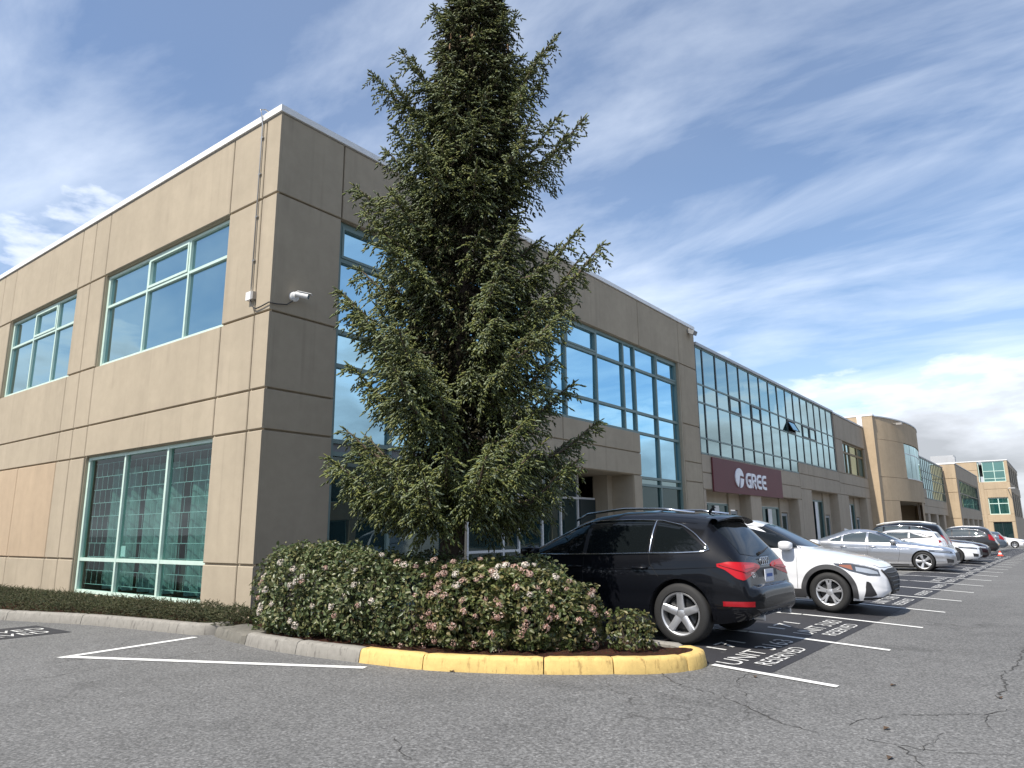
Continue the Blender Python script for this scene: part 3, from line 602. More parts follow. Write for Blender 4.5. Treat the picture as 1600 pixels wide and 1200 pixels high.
# three-storey end building
eb = empty('end_building', (-1, 128, -1.3)); tag(eb, 'sunlit three-storey tan building with teal glass corner at the far end', 'building')
YE = 122.0; E1 = Frame((0, YE), (1, 0), (0, -1)); E2 = Frame((4.35, YE), (0, 1), (1, 0)); zb = -1.6
for (u0, u1) in ((-9, -3.2), (-3.2, .55)):
    for a, b in ((zb, 3.3), (3.3, 5.7), (5.7, 8.1), (8.1, 9.9), (9.9, 11.2)):
        if (a, b) == (8.1, 9.9) and u0 == -9: continue
        E1.panel(eb, u0, u1, a, b, 'concrete_far', gap=.03, ch=.02)
E1.window(eb, [-8.9, -6.5, -4.9, -3.3], [8.2, 9.85], glass='glass_green', frame='frame_mint', bar=.12)
for (u0, u1, a, b) in ((.55, 1.0, zb, 8.1), (1.0, 4.35, 7.0, 8.1), (1.0, 1.35, 3.3, 7.0), (3.85, 4.35, 3.3, 7.0), (1.35, 3.85, 5.75, 7.0), (1.0, 4.35, 2.2, 3.3), (1.0, 1.6, zb, 2.2), (3.9, 4.35, zb, 2.2)): E1.panel(eb, u0, u1, a, b, 'concrete_far', gap=.03, ch=.02)
E1.window(eb, [1.4, 2.6, 3.8], [3.35, 4.9, 5.7], glass='glass_green', frame='frame_mint', bar=.12, n=-.15, name='window'); E1.window(eb, [1.65, 2.7, 3.85], [zb+.6, 2.15], glass='glass_dark', frame='frame_dark', bar=.1, n=-.15)
E1.window(eb, [1.2, 2.6, 3.9], [8.15, 8.6, 9.7, 11.1], glass='glass_green', frame='frame_mint', bar=.09, n=-.10, name='corner_glazing')
ES = Frame((.75, YE), (0, 1), (1, 0)); ES.window(eb, [-1.8+2.0, 1.6], [8.15, 8.6, 9.7, 11.1], glass='glass_green', frame='frame_mint', bar=.1, n=-.05, name='corner_glazing')
E1.panel(eb, 3.95, 4.35, 8.1, 11.2, 'concrete_far')
for a, b in ((zb, 3.0), (6.6, 8.0), (10.6, 11.2)): E2.panel(eb, .05, 30, a, b, 'concrete_grey', ends=(0, 1, 1, 1))
for u in range(0, 30, 6):
    for a, b in ((3.0, 6.6), (8.0, 10.6)):
        E2.panel(eb, u+.05, u+2, a, b, 'concrete_grey'); E2.window(eb, [u+2.06, u+4, u+5.98], [a+.05, b-.05], glass='glass_dark', frame='frame_dark', bar=.12)
mb = MB(); mb.box(-9, 4.1, YE+.3, YE+30, 10.7, 10.8); mb.box(-9.2, -9, YE+.1, YE+30, zb, 11.1); mb.build('roof_deck', 'roofing', eb)
cap(eb, E1, -9.05, 4.4, 11.202, 11.32, -.3, .05); cap(eb, E2, .302, 30, 11.204, 11.316, -.3, .05, 'cap_grey')
mb = MB(); mb.box(-5.8, -2.6, YE+3, YE+6, 10.8, 12.7); mb.box(-3.4, -2.4, YE+2.4, YE+2.9, 10.8, 12.4); mb.build('roof_plant', 'cap_grey', eb)
mb = MB(); mb.tube([(4.0, YE-.02, 6.95), (4.2, YE-1.0, 7.05), (4.9, YE-1.6, 7.0)], .06); mb.build('wall_lamp', 'plastic_white', eb)
reparent_fix(eb)
# low building far beyond, just in the frame's edge
ob = empty('distant_building', (60, 330, -1.5)); tag(ob, 'small pale distant building at the right edge beyond the white car', 'building')
B3 = Frame((5, 300), (1, 0), (0, -1))
for i in range(8): B3.panel(ob, i*6, i*6+6, -1.8, 5.0, 'concrete_far', gap=.05); 
for i in range(8): B3.window(ob, [i*6+1, i*6+3, i*6+5], [5.1, 7.4], glass='glass_dark', frame='frame_white', n=.0, bar=.2)
for i in range(8): B3.panel(ob, i*6, i*6+6, 7.5, 9.5, 'concrete_far', gap=.05)
mb = MB(); mb.box(5, 53, 300.3, 320, -1.8, 9.3); mb.build('body', 'concrete_far', ob); reparent_fix(ob)
# guessed buildings added out of view so the windows have something to mirror
def plain_block(name, label, fr, L_, hgt, nb):
    e = empty(name, (fr.o[0], fr.o[1], -.5)); tag(e, label, 'building'); wd = L_/nb
    for i in range(nb):
        a, b = i*wd, (i+1)*wd
        for z0, z1_ in ((3.1, 4.8), (7.0, hgt)): fr.panel(e, a, b, z0, z1_, 'concrete_far', gap=.02)
        fr.panel(e, a, a+1.2, -1.3, 3.1, 'concrete_far'); fr.panel(e, a, a+1.2, 4.8, 7.0, 'concrete_far')
        fr.window(e, [a+1.25, a+wd*.55, b-.05], [4.85, 6.95], glass='glass_dark', frame='frame_mint', n=-.1); fr.window(e, [a+1.25, a+wd*.55, b-.05], [-.4, 3.05], glass='glass_dark', frame='frame_mint', n=-.5)
    mb = MB(); fr.box(mb, 0, L_, -1.3, hgt-.1, -12, -1.0); mb.build('body', 'concrete_far', e); cap(e, fr, -.05, L_+.05, hgt+.002, hgt+.12); reparent_fix(e)
plain_block('reflection_building', 'tan two-storey building added out of view across the lot for reflections in the shaded windows', Frame((46, -30), (0, 1), (-1, 0)), 120, 8.4, 12)
plain_block('reflection_building', 'tan two-storey building added out of view for reflections in the curtained ground floor window', Frame((-60, -46), (1, 0), (0, 1)), 60, 8.0, 8)

# ------------------------------------------------------------------ sign
sg = empty('shop_sign', (0, 22.3, 2.76)); tag(sg, 'dark red shop sign with white GREE lettering and round emblem', 'sign')
mb = MB(); RF.box(mb, 18.33, 26.30, 2.72, 3.95, .012, .07); mb.build('sign_board', 'sign_red', sg)
def ribbon(pts, wd, fr, n0, n1):
    """a flat stroke of even width with mitred bends, extruded from n0 to n1"""
    P = np.array(pts, float); k = len(P); Lt, Rt = [], []
    for i in range(k):
        a = P[i]-P[i-1] if i else P[1]-P[0]; b = P[i+1]-P[i] if i < k-1 else P[i]-P[i-1]
        a = a/np.linalg.norm(a); b = b/np.linalg.norm(b); t = a+b; t = t/np.linalg.norm(t); q = np.array([-t[1], t[0]]); m = wd/2/max(.45, abs(q@np.array([-a[1], a[0]])))
        Lt.append(P[i]+q*m); Rt.append(P[i]-q*m)
    rows = [[fr.P(l[0], n0, l[1]), fr.P(l[0], n1, l[1]), fr.P(r[0], n1, r[1]), fr.P(r[0], n0, r[1])] for l, r in zip(Lt, Rt)]
    mb = MB(); fs = []
    for i in range(k-1):
        for j in range(4): fs.append((i*4+j, i*4+(j+1) % 4, (i+1)*4+(j+1) % 4, (i+1)*4+j))
    fs += [(0, 1, 2, 3), ((k-1)*4+3, (k-1)*4+2, (k-1)*4+1, (k-1)*4)]
    return mb.add([q for r in rows for q in r], fs)
def letter(strokes, u0, wd_, z0, h):
    mb = MB()
    for s_ in strokes:
        t = ribbon([(u0+a*wd_, z0+b*h) for a, b in s_], .115, RF, .073, .11); mb.add(t.v, t.f)
    mb.build('letter', 'sign_white', sg)
gG = [[(1, .92), (.45, .92), (.22, .84), (.10, .64), (.10, .36), (.22, .16), (.45, .08), (.9, .08), (.9, .48), (.55, .48)]]
gR = [[(.12, 0), (.12, .92), (.62, .92), (.82, .84), (.86, .68), (.78, .54), (.6, .46), (.2, .46)], [(.5, .44), (.92, 0)]]
gE = [[(1, .92), (.45, .92), (.20, .82), (.10, .62), (.10, .36), (.20, .16), (.45, .08), (1, .08)], [(.16, .5), (.9, .5)]]
for i, g in enumerate((gG, gR, gE, gE)): letter(g, 21.62+.63*i, .53, 3.0, .57)
def disc_part(test, name):
    mb = MB(); T = np.linspace(0, 2*math.pi, 97)[:-1]; c = (20.90, 3.33); a, b = .45, .38
    pts = test(c, a, b); n = len(pts); vs = [RF.P(u, .073, z) for u, z in pts]+[RF.P(u, .11, z) for u, z in pts]
    mb.add(vs, [tuple(range(n, 2*n)), tuple(range(n))[::-1]]+[(i, (i+1) % n, n+(i+1) % n, n+i) for i in range(n)]); mb.build(name, 'sign_white', sg)
def ell(c, a, b, t): return (c[0]+a*math.cos(t), c[1]+b*math.sin(t))
def big_part(c, a, b):      # crescent: disc without its lower right, split by a T shaped gap
    return [ell(c, a, b, t) for t in np.linspace(math.radians(12), math.radians(248), 40)]+[(c[0]+.02, c[1]+.04), (c[0]+.02, c[1]+.10)]
def small_part(c, a, b):
    return [ell(c, a, b, t) for t in np.linspace(math.radians(-85), math.radians(-2), 16)]+[(c[0]+.12, c[1]-.0), (c[0]+.11, c[1]-.06)]
disc_part(big_part, 'emblem'); disc_part(small_part, 'emblem')
reparent_fix(sg)
# ------------------------------------------------------------------ camera on the corner, conduit, lamps
sc_ = empty('security_camera', (.0, .44, 5.27)); tag(sc_, 'white bullet security camera on the shaded corner pier', 'camera')
mb = MB(); mb.lathe([(0.0, 0), (.085, 0), (.085, .04), (.06, .06), (0, .06)], 20, 'z'); o = mb.build('mount', 'plastic_white', sc_, smooth=True, sharp=40); o.rotation_euler = (0, math.pi/2, 0); o.location = (0, 0, 0)
mb = MB(); mb.tube([(.05, 0, 0), (.12, .02, .01), (.15, .06, .0)], .022, 8); mb.build('arm', 'plastic_white', sc_, smooth=True)
d = np.array([.75, .62, -.22]); d /= np.linalg.norm(d); p0 = np.array([.13, .02, .02])
mb = MB(); mb.tube([p0-d*.07, p0-d*.06, p0+d*.15, p0+d*.16], [.03, .045, .05, .05], 12); cbod = mb.build('housing', 'plastic_white', sc_, smooth=True, sharp=50)
mb = MB(); mb.tube([p0+d*.161, p0+d*.166], .043, 12); mb.build('lens', 'lens_black', sc_)
mb = MB(); up = np.array([0, 0, .055]); q = np.cross(d, up); q = q/np.linalg.norm(q)*.05; mb.add([p0-d*.02+up+q, p0-d*.02+up-q, p0+d*.22+up-q, p0+d*.22+up+q]+[v-np.array([0, 0, .008]) for v in (p0-d*.02+up+q, p0-d*.02+up-q, p0+d*.22+up-q, p0+d*.22+up+q)], [(0, 1, 2, 3), (7, 6, 5, 4), (0, 4, 5, 1), (1, 5, 6, 2), (2, 6, 7, 3), (3, 7, 4, 0)]); mb.build('sun_shield', 'plastic_white', sc_)
cdt = empty('conduit', (-.52, -.04, 5.2)); tag(cdt, 'thin metal conduit with junction box running up the sunny corner', 'conduit')
mb = MB(); mb.tube([(-.52, -.03, 5.32), (-.52, -.03, 8.45), (-.515, -.06, 8.62), (-.5, -.10, 8.72), (-.48, -.02, 8.75), (-.48, .2, 8.72)], .013, 8); mb.build('pipe', 'conduit', cdt, smooth=True)
mb = MB()
for z in (5.9, 6.7, 7.5, 8.2): mb.box(-.555, -.485, -.034, -.001, z, z+.025)
mb.build('clamp', 'conduit', cdt)
mb = MB(); mb.box(-.60, -.46, -.075, -.001, 5.20, 5.34); mb.build('junction_box', 'plastic_white', cdt); mb = MB(); mb.box(-.455, -.40, -.07, -.001, 5.20, 5.33); mb.build('junction_box', 'lamp_metal', cdt)
mb = MB(); mb.tube([(-.5, -.04, 5.20), (-.46, -.05, 5.10), (-.36, -.03, 5.02), (-.2, -.03, 5.03), (.02, -.03, 5.06), (.035, .1, 5.06), (.03, .3, 5.10), (.03, .42, 5.2)], .011, 6); mb.build('cable', 'cable', cdt, smooth=True)
reparent_fix(cdt)
fl = empty('floodlight', (.0, 17.0, 8.25)); tag(fl, 'grey floodlight under the roof edge above the end of the tan wall', 'lamp')
mb = MB(); mb.box(.003, .10, -.08, .08, .05, .2); mb.build('bracket', 'lamp_metal', fl); mb = MB(); mb.add([(.08, -.13, .16), (.08, .13, .16), (.30, .15, .08), (.30, -.15, .08), (.08, -.13, .02), (.08, .13, .02), (.24, .15, -.06), (.24, -.15, -.06)], [(0, 1, 2, 3), (7, 6, 5, 4), (0, 4, 5, 1), (1, 5, 6, 2), (2, 6, 7, 3), (3, 7, 4, 0)]); mb.build('lamp_head', 'spandrel', fl)
# ------------------------------------------------------------------ cars
def carpaint(key, col, metal=0.0, rough=.28, spec=.5):
    b = NB(key); c = tuple(col)
    P = b.coords(); dirt = b.ramp(b.noise(P, 3, 5, .6), [(.3, .97), (.7, 1.03)]); b.set(Base_Color=b.mix(1.0, c, dirt, 'MULTIPLY'), Metallic=metal, Roughness=rough, Coat_Weight=1.0, Coat_Roughness=.02, Specular_IOR_Level=spec, Coat_IOR=1.33 if spec < .2 else 1.5)
    return reg(key, b)
carpaint('paint_black', (.0035, .0042, .0065), 0, .5, .08); carpaint('paint_white', (.74, .75, .77), 0, .35); carpaint('paint_silver', (.56, .57, .60), .85, .28)
carpaint('paint_grey', (.03, .031, .034), .2, .4, .15); carpaint('paint_wine', (.014, .0035, .005), .1, .4, .15); carpaint('paint_blue', (.10, .13, .17), .5, .3)
b = NB('car_glass'); b.set(Base_Color=(.006, .008, .009), Roughness=.02, Specular_IOR_Level=.32); reg('car_glass', b)
b = NB('car_glass_light'); b.set(Base_Color=(.045, .06, .065), Roughness=.02, Specular_IOR_Level=.8, Coat_Weight=.6, Coat_Roughness=.01); reg('car_glass_light', b)
plain('chrome', (.75, .76, .78), .12, 1.0); plain('alloy', (.58, .59, .61), .42, .8); plain('alloy_dark', (.06, .06, .065), .4, .5); plain('rubber', (.018, .018, .018), .75, var=.15, scale=30); plain('plastic', (.022, .022, .024), .55); plain('plastic_grey', (.05, .05, .053), .5)
plain('seam', (.004, .004, .004), .8); plain('disc', (.10, .10, .10), .35, .9); plain('tail_red', (.42, .008, .013), .25, coat=.15, spec=.25); plain('tail_bright', (.62, .03, .035), .25, coat=.15, spec=.25); plain('reflector_red', (.26, .008, .013), .3, coat=.15, spec=.25); plain('lamp_clear', (.42, .44, .46), .1, .35, coat=1.0); plain('lamp_smoke', (.05, .053, .058), .08, coat=1.0); plain('amber', (.30, .10, .04), .15, coat=1.0); plain('plate_blue', (.05, .12, .38), .5)
plain('plate_white', (.62, .65, .72), .4, var=.2, scale=30)

class Car:
    def __init__(s, spec):
        s.__dict__.update(spec); h = s.L/2; s.S = np.linspace(-h, h, int(s.L/.01)+1)
        def f(pts, k=5, keep=.06):
            p_ = sorted(pts); v = np.interp(s.S, [a for a, _ in p_], [b for _, b in p_]); ker = np.hanning(2*k+3)[1:-1]; ker /= ker.sum()
            w_ = np.convolve(np.pad(v, k, 'edge'), ker, 'valid'); m = np.clip((np.minimum(s.S+h, h-s.S))/keep, 0, 1); return v*(1-m)+w_*m
        s.T = f(s.top, getattr(s, 'smooth', 6)); s.B = f(s.bot, 8); s.W = f(s.wid, 8); s.BE = np.minimum(f(s.belt, 8), s.T-.05); s.BE = np.maximum(s.BE, s.B+.05)
        s.NE = f(s.nexp, 14)
    def at(s, A, q): return np.interp(q, s.S, A)
    def half(s, S_, z):
        """half width of the body at station S_ and height z (0 outside)"""
        T, B, W, BE, n = (float(s.at(a, S_)) for a in (s.T, s.B, s.W, s.BE, s.NE))
        if z < B or z > T: return 0.0
        if z <= BE:
            f = (z-B)/(BE-B); return W*s.low(f)
        q = (z-BE)/(T-BE); return W*s.low(1.0)*(1-s.tum*q*min(1.0, (T-BE)/.45))*max(0.0, 1-q**n)**(1/n)
    def low(s, f):
        f = np.asarray(f, float); a = np.where(f < .38, .085*(1-f/.38)**2, 0.0); b_ = np.where(f > .55, .045*((f-.55)/.45)**1.6, 0.0); c = .012*np.exp(-((f-.42)/.09)**2); return 1-a-b_-c
    def section(s, S_, nl, nu):
        T, B, W, BE, n = (float(s.at(a, S_)) for a in (s.T, s.B, s.W, s.BE, s.NE)); f = np.linspace(0, 1, nl); low = [(W*float(s.low(v)), B+(BE-B)*v) for v in f]
        th = np.linspace(0, math.pi/2, nu+1)[1:]; up = []
        for t in th:
            q = math.sin(t)**(2/n); up.append((max(0.0, math.cos(t))**(2/n)*W*float(s.low(1.0))*(1-s.tum*q*min(1.0, (T-BE)/.45)), BE+(T-BE)*q))
        return [(0, B)]+[(low[0][0]*.5, B)]+low+up
    def body(s, step=.035, nl=13, nu=13):
        h = s.L/2; e = np.array([0, .004, .01, .02, .035, .055, .08, .11, .15]); st = np.unique(np.round(np.concatenate([-h+e, np.arange(-h+.18, h-.17, step), h-e]), 4)); rows = []
        for q in st:
            half = s.section(q, nl, nu); full = half+[(-w_, z) for w_, z in half[-2:0:-1]]; rows.append([(q, w_, z) for w_, z in full])
        n = len(rows[0]); m = len(rows); mb = MB(); fs = []
        for i in range(m-1):
            for j in range(n): fs.append((i*n+j, i*n+(j+1) % n, (i+1)*n+(j+1) % n, (i+1)*n+j))
        fs.append(tuple(range(n))); fs.append(tuple((m-1)*n+j for j in range(n))[::-1]); mb.add([q for r in rows for q in r], fs); return mb
    def hit(s, a, z, phi, sg):
        d = (math.cos(phi), sg*math.sin(phi)); p_ = (math.sin(phi), -sg*math.cos(phi)); lo, hi = 0.0, 3.2
        def ins(t):
            S_, w_ = a*p_[0]+t*d[0], a*p_[1]+t*d[1]
            return abs(S_) <= s.L/2 and s.half(S_, z) >= abs(w_)
        if not ins(lo):
            ok = [t for t in np.linspace(0, 3, 61) if ins(t)]
            if not ok: return None
            lo = ok[0]
        for _ in range(22):
            mid = (lo+hi)/2
            if ins(mid): lo = mid
            else: hi = mid
        return lo, d, p_
    def pt(s, a, z, phi, sg, off=0.0):
        dg_ = round(math.degrees(phi))
        if dg_ in (45, 135, 150):                 # corner views: a counts from the corner of the body, back along the flank
            k_ = 1 if dg_ == 45 else -1; an = (k_*(s.L/2-.10), s.wmax-.12); p0 = an[0]*math.sin(phi)-an[1]*math.cos(phi)
            a = p0+(.12-a) if dg_ == 45 else p0+(a-.34 if dg_ == 135 else a-.10)
        h_ = s.hit(a, z, phi, sg)
        if h_ is None: return None
        t, d, p_ = h_; t += off; return (a*p_[0]+t*d[0], a*p_[1]+t*d[1], z)
def resample(pts, n):
    P = np.array(pts, float); l = np.concatenate([[0], np.cumsum(np.linalg.norm(np.diff(P, axis=0), axis=1))]); return np.stack([np.interp(np.linspace(0, l[-1], n), l, P[:, i]) for i in (0, 1)], -1)
class CarBuild:
    def __init__(s, name, spec, paint, label, loc, rz, pitch=0.0, group=None, step=.035, cut=True):
        s.c = Car(spec); s.paint = paint; s.root = empty(name, loc, rz); s.root.rotation_euler = (0, pitch, rz) if pitch else (0, 0, rz); tag(s.root, label, 'car', group)
        me_o = s.c.body(step).build('body', [paint, 'plastic'], None)
        if cut:
            cut_b = MB()
            for ax in s.c.axles:
                for sg in (-1, 1):
                    W = spec['wmax']; y0, y1 = sorted((sg*(W-.34), sg*(W+.12))); cut_b.lathe([(0, y0), (s.c.arch, y0), (s.c.arch, y1), (0, y1)], 40, 'y', (ax, 0, s.c.wr+.01), 1)
            co = cut_b.build('cutter', [paint, 'plastic'])
            md = me_o.modifiers.new('b', 'BOOLEAN'); md.operation = 'DIFFERENCE'; md.object = co; md.solver = 'EXACT'
            try: md.material_mode = 'TRANSFER'
            except Exception: pass
            dg = bpy.context.evaluated_depsgraph_get(); me = bpy.data.meshes.new_from_object(me_o.evaluated_get(dg)); bpy.data.objects.remove(me_o); bpy.data.objects.remove(co); me.name = 'body'
            me.materials.clear(); me.materials.append(MATS[paint]); me.materials.append(MATS['plastic'])
            W = spec['wmax']
            for p_ in me.polygons:                                        # wheel-house faces are bare plastic
                p_.material_index = 1 if any((p_.center.x-ax)**2+(p_.center.z-s.c.wr-.01)**2 < (s.c.arch+.004)**2 and abs(p_.center.y) > W-.36 and p_.center.z > 0.1 for ax in s.c.axles) and (abs(p_.normal.y) < .3 or abs(p_.center.y) < W-.3) else 0
            me.shade_smooth(); me.set_sharp_from_angle(angle=math.radians(34)); s.body = link('body', me, s.root)
        else: s.body = me_o; me_o.parent = s.root; me_o.data.shade_smooth()
    def patch(s, name, lower, upper, phi=90, sg=1, mat='car_glass', off=.005, rows=8, n=24, parent=None, th=.012):
        lo = resample(lower, n); up = resample(upper, n); ph = math.radians(phi); G = []
        for r in np.linspace(0, 1, rows):
            row = []
            for i in range(n):
                a, z = lo[i]*(1-r)+up[i]*r; q = s.c.pt(a, z, ph, sg, off); row.append(q)
            G.append(row)
        flat = [q for r in G for q in r]
        if any(q is None for q in flat):
            good = [q for q in flat if q is not None]
            if not good: return None
            for r in G:
                last = next((q for q in r if q is not None), good[0])
                for i in range(n):
                    if r[i] is None: r[i] = last
                    last = r[i]
        d = np.array([math.cos(ph), sg*math.sin(ph), 0])*th; G = np.array(G); top = G[:1]-d; bot = G[-1:]-d; full = np.concatenate([top, G, bot]); l = full[:, :1]-d; r_ = full[:, -1:]-d; full = np.concatenate([l, full, r_], 1)
        return MB().grid(full).build(name, mat, parent or s.root, smooth=True, sharp=50)
    def line(s, name, pts, phi=90, sg=1, r=.004, mat='seam', off=0.0, n=40, close=False, parent=None, nseg=6):
        P = resample(pts+([pts[0]] if close else []), n); Q = [s.c.pt(a, z, math.radians(phi), sg, off) for a, z in P]; Q = [q for q in Q if q is not None]
        if close: Q = Q[:-1]
        return MB().tube(Q, r, nseg, close=close).build(name, mat, parent or s.root, smooth=True)
    def arch(s, ax, r1, r2, a0, a1, sg, mat='plastic', off=.016, name='wheel_arch_trim'):
        A = np.radians(np.linspace(a0, a1, 40)); zc = s.c.wr+.01; f = lambda r: [(ax+r*math.cos(t), zc+r*math.sin(t)) for t in A]
        return s.patch(name, f(r1), f(r2), 90, sg, mat, off, rows=4, n=40, th=.03)
    def wheel(s, ax, sg, style, rimr, w=.22, alloy='alloy', parent=None, detail=1):
        r = s.c.wr; y = sg*(s.c.wmax-.015-w/2); wh = empty('wheel', (ax, y, r)); wh.parent = s.root
        m = MB(); hw = w/2; m.lathe([(rimr-.005, -hw*.86), (rimr+.012, -hw), (r-.045, -hw*1.0), (r-.012, -hw*.86), (r, -hw*.6), (r, hw*.6), (r-.012, hw*.86), (r-.045, hw), (rimr+.012, hw), (rimr-.005, hw*.86)], 44, 'y', close=False); m.build('tyre', 'rubber', wh, smooth=True, sharp=45)
        R = MB(); o = sg*hw*.88; R.lathe([(rimr, o), (rimr-.004, o+sg*.004), (rimr-.022, o-sg*.004), (rimr-.03, o-sg*.05), (rimr-.03, -o)], 44, 'y'); R.lathe([(0, o-sg*.012), (.03, o-sg*.012), (.062, o-sg*.022), (.07, o-sg*.06)], 20, 'y')
        n = style['n']; tw = style.get('twin', 0)
        for k in range(n):
            base = 2*math.pi*k/n+style.get('rot', math.pi/2)
            for da in ((-tw, tw) if tw else (0,)):
                w0, w1 = style['w']; a0 = base+da*.55; a1 = base+da; ri, ro = .05, rimr-.015
                pts = []
                for (rr, ww, yy, aa) in ((ri, w0, -.022, a0), (rimr*.55, (w0+w1)/2*style.get('mid', .9), -.012, (a0+a1)/2), (ro, w1, -.004, a1)):
                    c_ = np.array([math.cos(aa), 0, math.sin(aa)])*rr; t_ = np.array([-math.sin(aa), 0, math.cos(aa)])*ww/2
                    for (tt, dy) in ((-1, 0), (-.72, .009), (.72, .009), (1, 0), (.9, -.035), (-.9, -.035)): q = c_+t_*tt; pts.append((q[0], o+sg*(yy+dy), q[2]))
                fs = []
                for i in range(2):
                    for j in range(6): fs.append((i*6+j, i*6+(j+1) % 6, (i+1)*6+(j+1) % 6, (i+1)*6+j))
                R.add(pts, fs)
        R.build('rim', alloy, wh, smooth=True, sharp=35)
        if detail:
            D = MB(); D.lathe([(0.05, o-sg*.075), (rimr*.72, o-sg*.075), (rimr*.72, o-sg*.085)], 32, 'y'); D.build('brake_disc', 'disc', wh); D = MB(); D.lathe([(0, o-sg*.10), (rimr-.031, o-sg*.10)], 32, 'y'); D.build('wheel_back', 'seam', wh)
        return wh
    def mirror(s, S_, z, sg, mat, size=(.13, .11, .10), out=.16):
        w0 = s.c.half(S_, min(z, float(s.c.at(s.c.T, S_))-.02)); c = np.array([S_-.04, sg*(w0+out), z+.05]); U = np.linspace(-math.pi/2, math.pi/2, 11); V = np.linspace(0, 2*math.pi, 19); e = .55
        pw = lambda v: np.sign(v)*abs(v)**e
        G = [[(c[0]+size[0]*(.55+.45*(1 if pw(math.cos(v)) > 0 else .75))*pw(math.cos(u))*pw(math.cos(v)), c[1]+sg*size[1]*pw(math.cos(u))*pw(math.sin(v)), c[2]+size[2]*.75*pw(math.sin(u))*(1-.15*sg*pw(math.sin(v)))) for v in V] for u in U]
        mo = MB().grid(np.array(G)).build('mirror', mat, s.root, smooth=True, sharp=60); m = MB(); m.tube([(S_, sg*(w0-.02), z-.01), (S_-.02, sg*(w0+out*.5), z)], .028, 8); m.build('mirror_arm', 'plastic', mo, smooth=True); return mo
    def handle(s, S_, z, sg, mat):
        q = [s.c.pt(S_+d, z, math.radians(90), sg, o) for d, o in ((-.11, .004), (-.09, .03), (0, .038), (.09, .03), (.11, .004))]
        return MB().tube(q, .014, 8).build('door_handle', mat, s.root, smooth=True)
    def side_windows(s, groups, both=True, trim='chrome', glass='car_glass', r=.009):
        for sg in (1, -1):
            for lo, up in groups: s.patch('side_window', lo, up, 90, sg, glass, .004, rows=8, n=22)
            if trim:
                allo = groups[0][0]
                outline = s.outline
                s.line('window_trim', outline, 90, sg, r, trim, .006, n=90, close=True)
    def rail(s, pts, sg, w_, mat='chrome', r=.017):
        Q = [(a, sg*w_(a), z) for a, z in pts]; return MB().tube(Q, r, 8).build('roof_rail', mat, s.root, smooth=True)

SUV_N = [(-3, 3.2), (-1.5, 3.6), (0, 4.2), (1.0, 3.2), (1.6, 2.6), (3, 2.6)]
def gz(x, y): return z1(x, y)
def place(x_axle, y_near, spec, ax, nose_out, wt=.0):
    """root position so that the near tyre at axle `ax` (local s) stands at world x_axle and the near side at y_near"""
    W = spec['wmax']-.02; sgn = 1 if nose_out else -1; return x_axle-sgn*ax, y_near+W

# --- black SUV, nose to the wall
AU = dict(L=4.63, wmax=.935, wr=.365, arch=.405, axles=(1.42, -1.387), tum=.30,
    top=[(2.315, .66), (2.30, .74), (2.24, .86), (2.0, .97), (1.5, 1.05), (1.02, 1.11), (.30, 1.50), (.05, 1.575), (-.40, 1.63), (-.9, 1.628), (-1.45, 1.585), (-1.72, 1.545), (-1.745, 1.50), (-1.90, 1.33), (-2.03, 1.16), (-2.12, 1.02), (-2.155, .92), (-2.18, .78), (-2.195, .705), (-2.27, .69), (-2.30, .66), (-2.315, .56)],
    bot=[(2.315, .40), (2.2, .30), (1.9, .24), (1.0, .21), (-1.0, .21), (-1.9, .27), (-2.2, .33), (-2.315, .44)],
    wid=[(2.315, .55), (2.28, .66), (2.18, .78), (1.95, .88), (1.4, .93), (0, .935), (-1.3, .935), (-1.8, .91), (-2.05, .865), (-2.2, .80), (-2.28, .70), (-2.315, .58)],
    belt=[(2.3, .70), (2.0, .86), (1.3, .95), (.6, .985), (-.6, 1.01), (-1.7, 1.06), (-2.1, .92), (-2.315, .6)], nexp=SUV_N, smooth=3)
x0, y0 = 5.95-1.387*math.cos(.07)*1.0, 1.97
rz = math.pi-math.radians(1.0)
W = AU['wmax']-.02; ct, sn = math.cos(rz), math.sin(rz)
# near side is local +w once the nose points at -x; near rear tyre foot (local -1.387, +W) -> world (5.95, 2.0)
tx, ty = 5.97, 2.02; ox = tx-(ct*-1.387-sn*-(-W)) if False else tx-(ct*(-1.387)-sn*(W)); oy = ty-(sn*(-1.387)+ct*(W))
A = CarBuild('parked_suv', AU, 'paint_black', 'black SUV beside the hedge, its red tail lights to the aisle', (ox, oy, gz(4.5, 2.9)), rz)
lowline = lambda a: np.interp(a, [-1.9, -1.0, 0, 1.1], [1.115, 1.085, 1.06, 1.045])
g1 = ([(.98, 1.055), (.6, 1.055), (.03, 1.06)], [(.95, 1.075), (.42, 1.34), (.05, 1.475)])
g2_ = ([(-.03, 1.062), (-.5, 1.072), (-.95, 1.085)], [(-.03, 1.478), (-.5, 1.50), (-.95, 1.485)])
g3 = ([(-1.02, 1.087), (-1.4, 1.098), (-1.72, 1.11)], [(-1.02, 1.478), (-1.35, 1.415), (-1.70, 1.16)])
A.outline = [(1.02, 1.048), (.5, 1.05), (0, 1.054), (-.5, 1.066), (-1.0, 1.08), (-1.4, 1.09), (-1.70, 1.105), (-1.77, 1.13), (-1.72, 1.19), (-1.55, 1.325), (-1.37, 1.425), (-1.05, 1.492), (-.6, 1.508), (-.1, 1.498), (.08, 1.485), (.43, 1.355), (.7, 1.235)]
A.side_windows([g1, g2_, g3], r=.011)
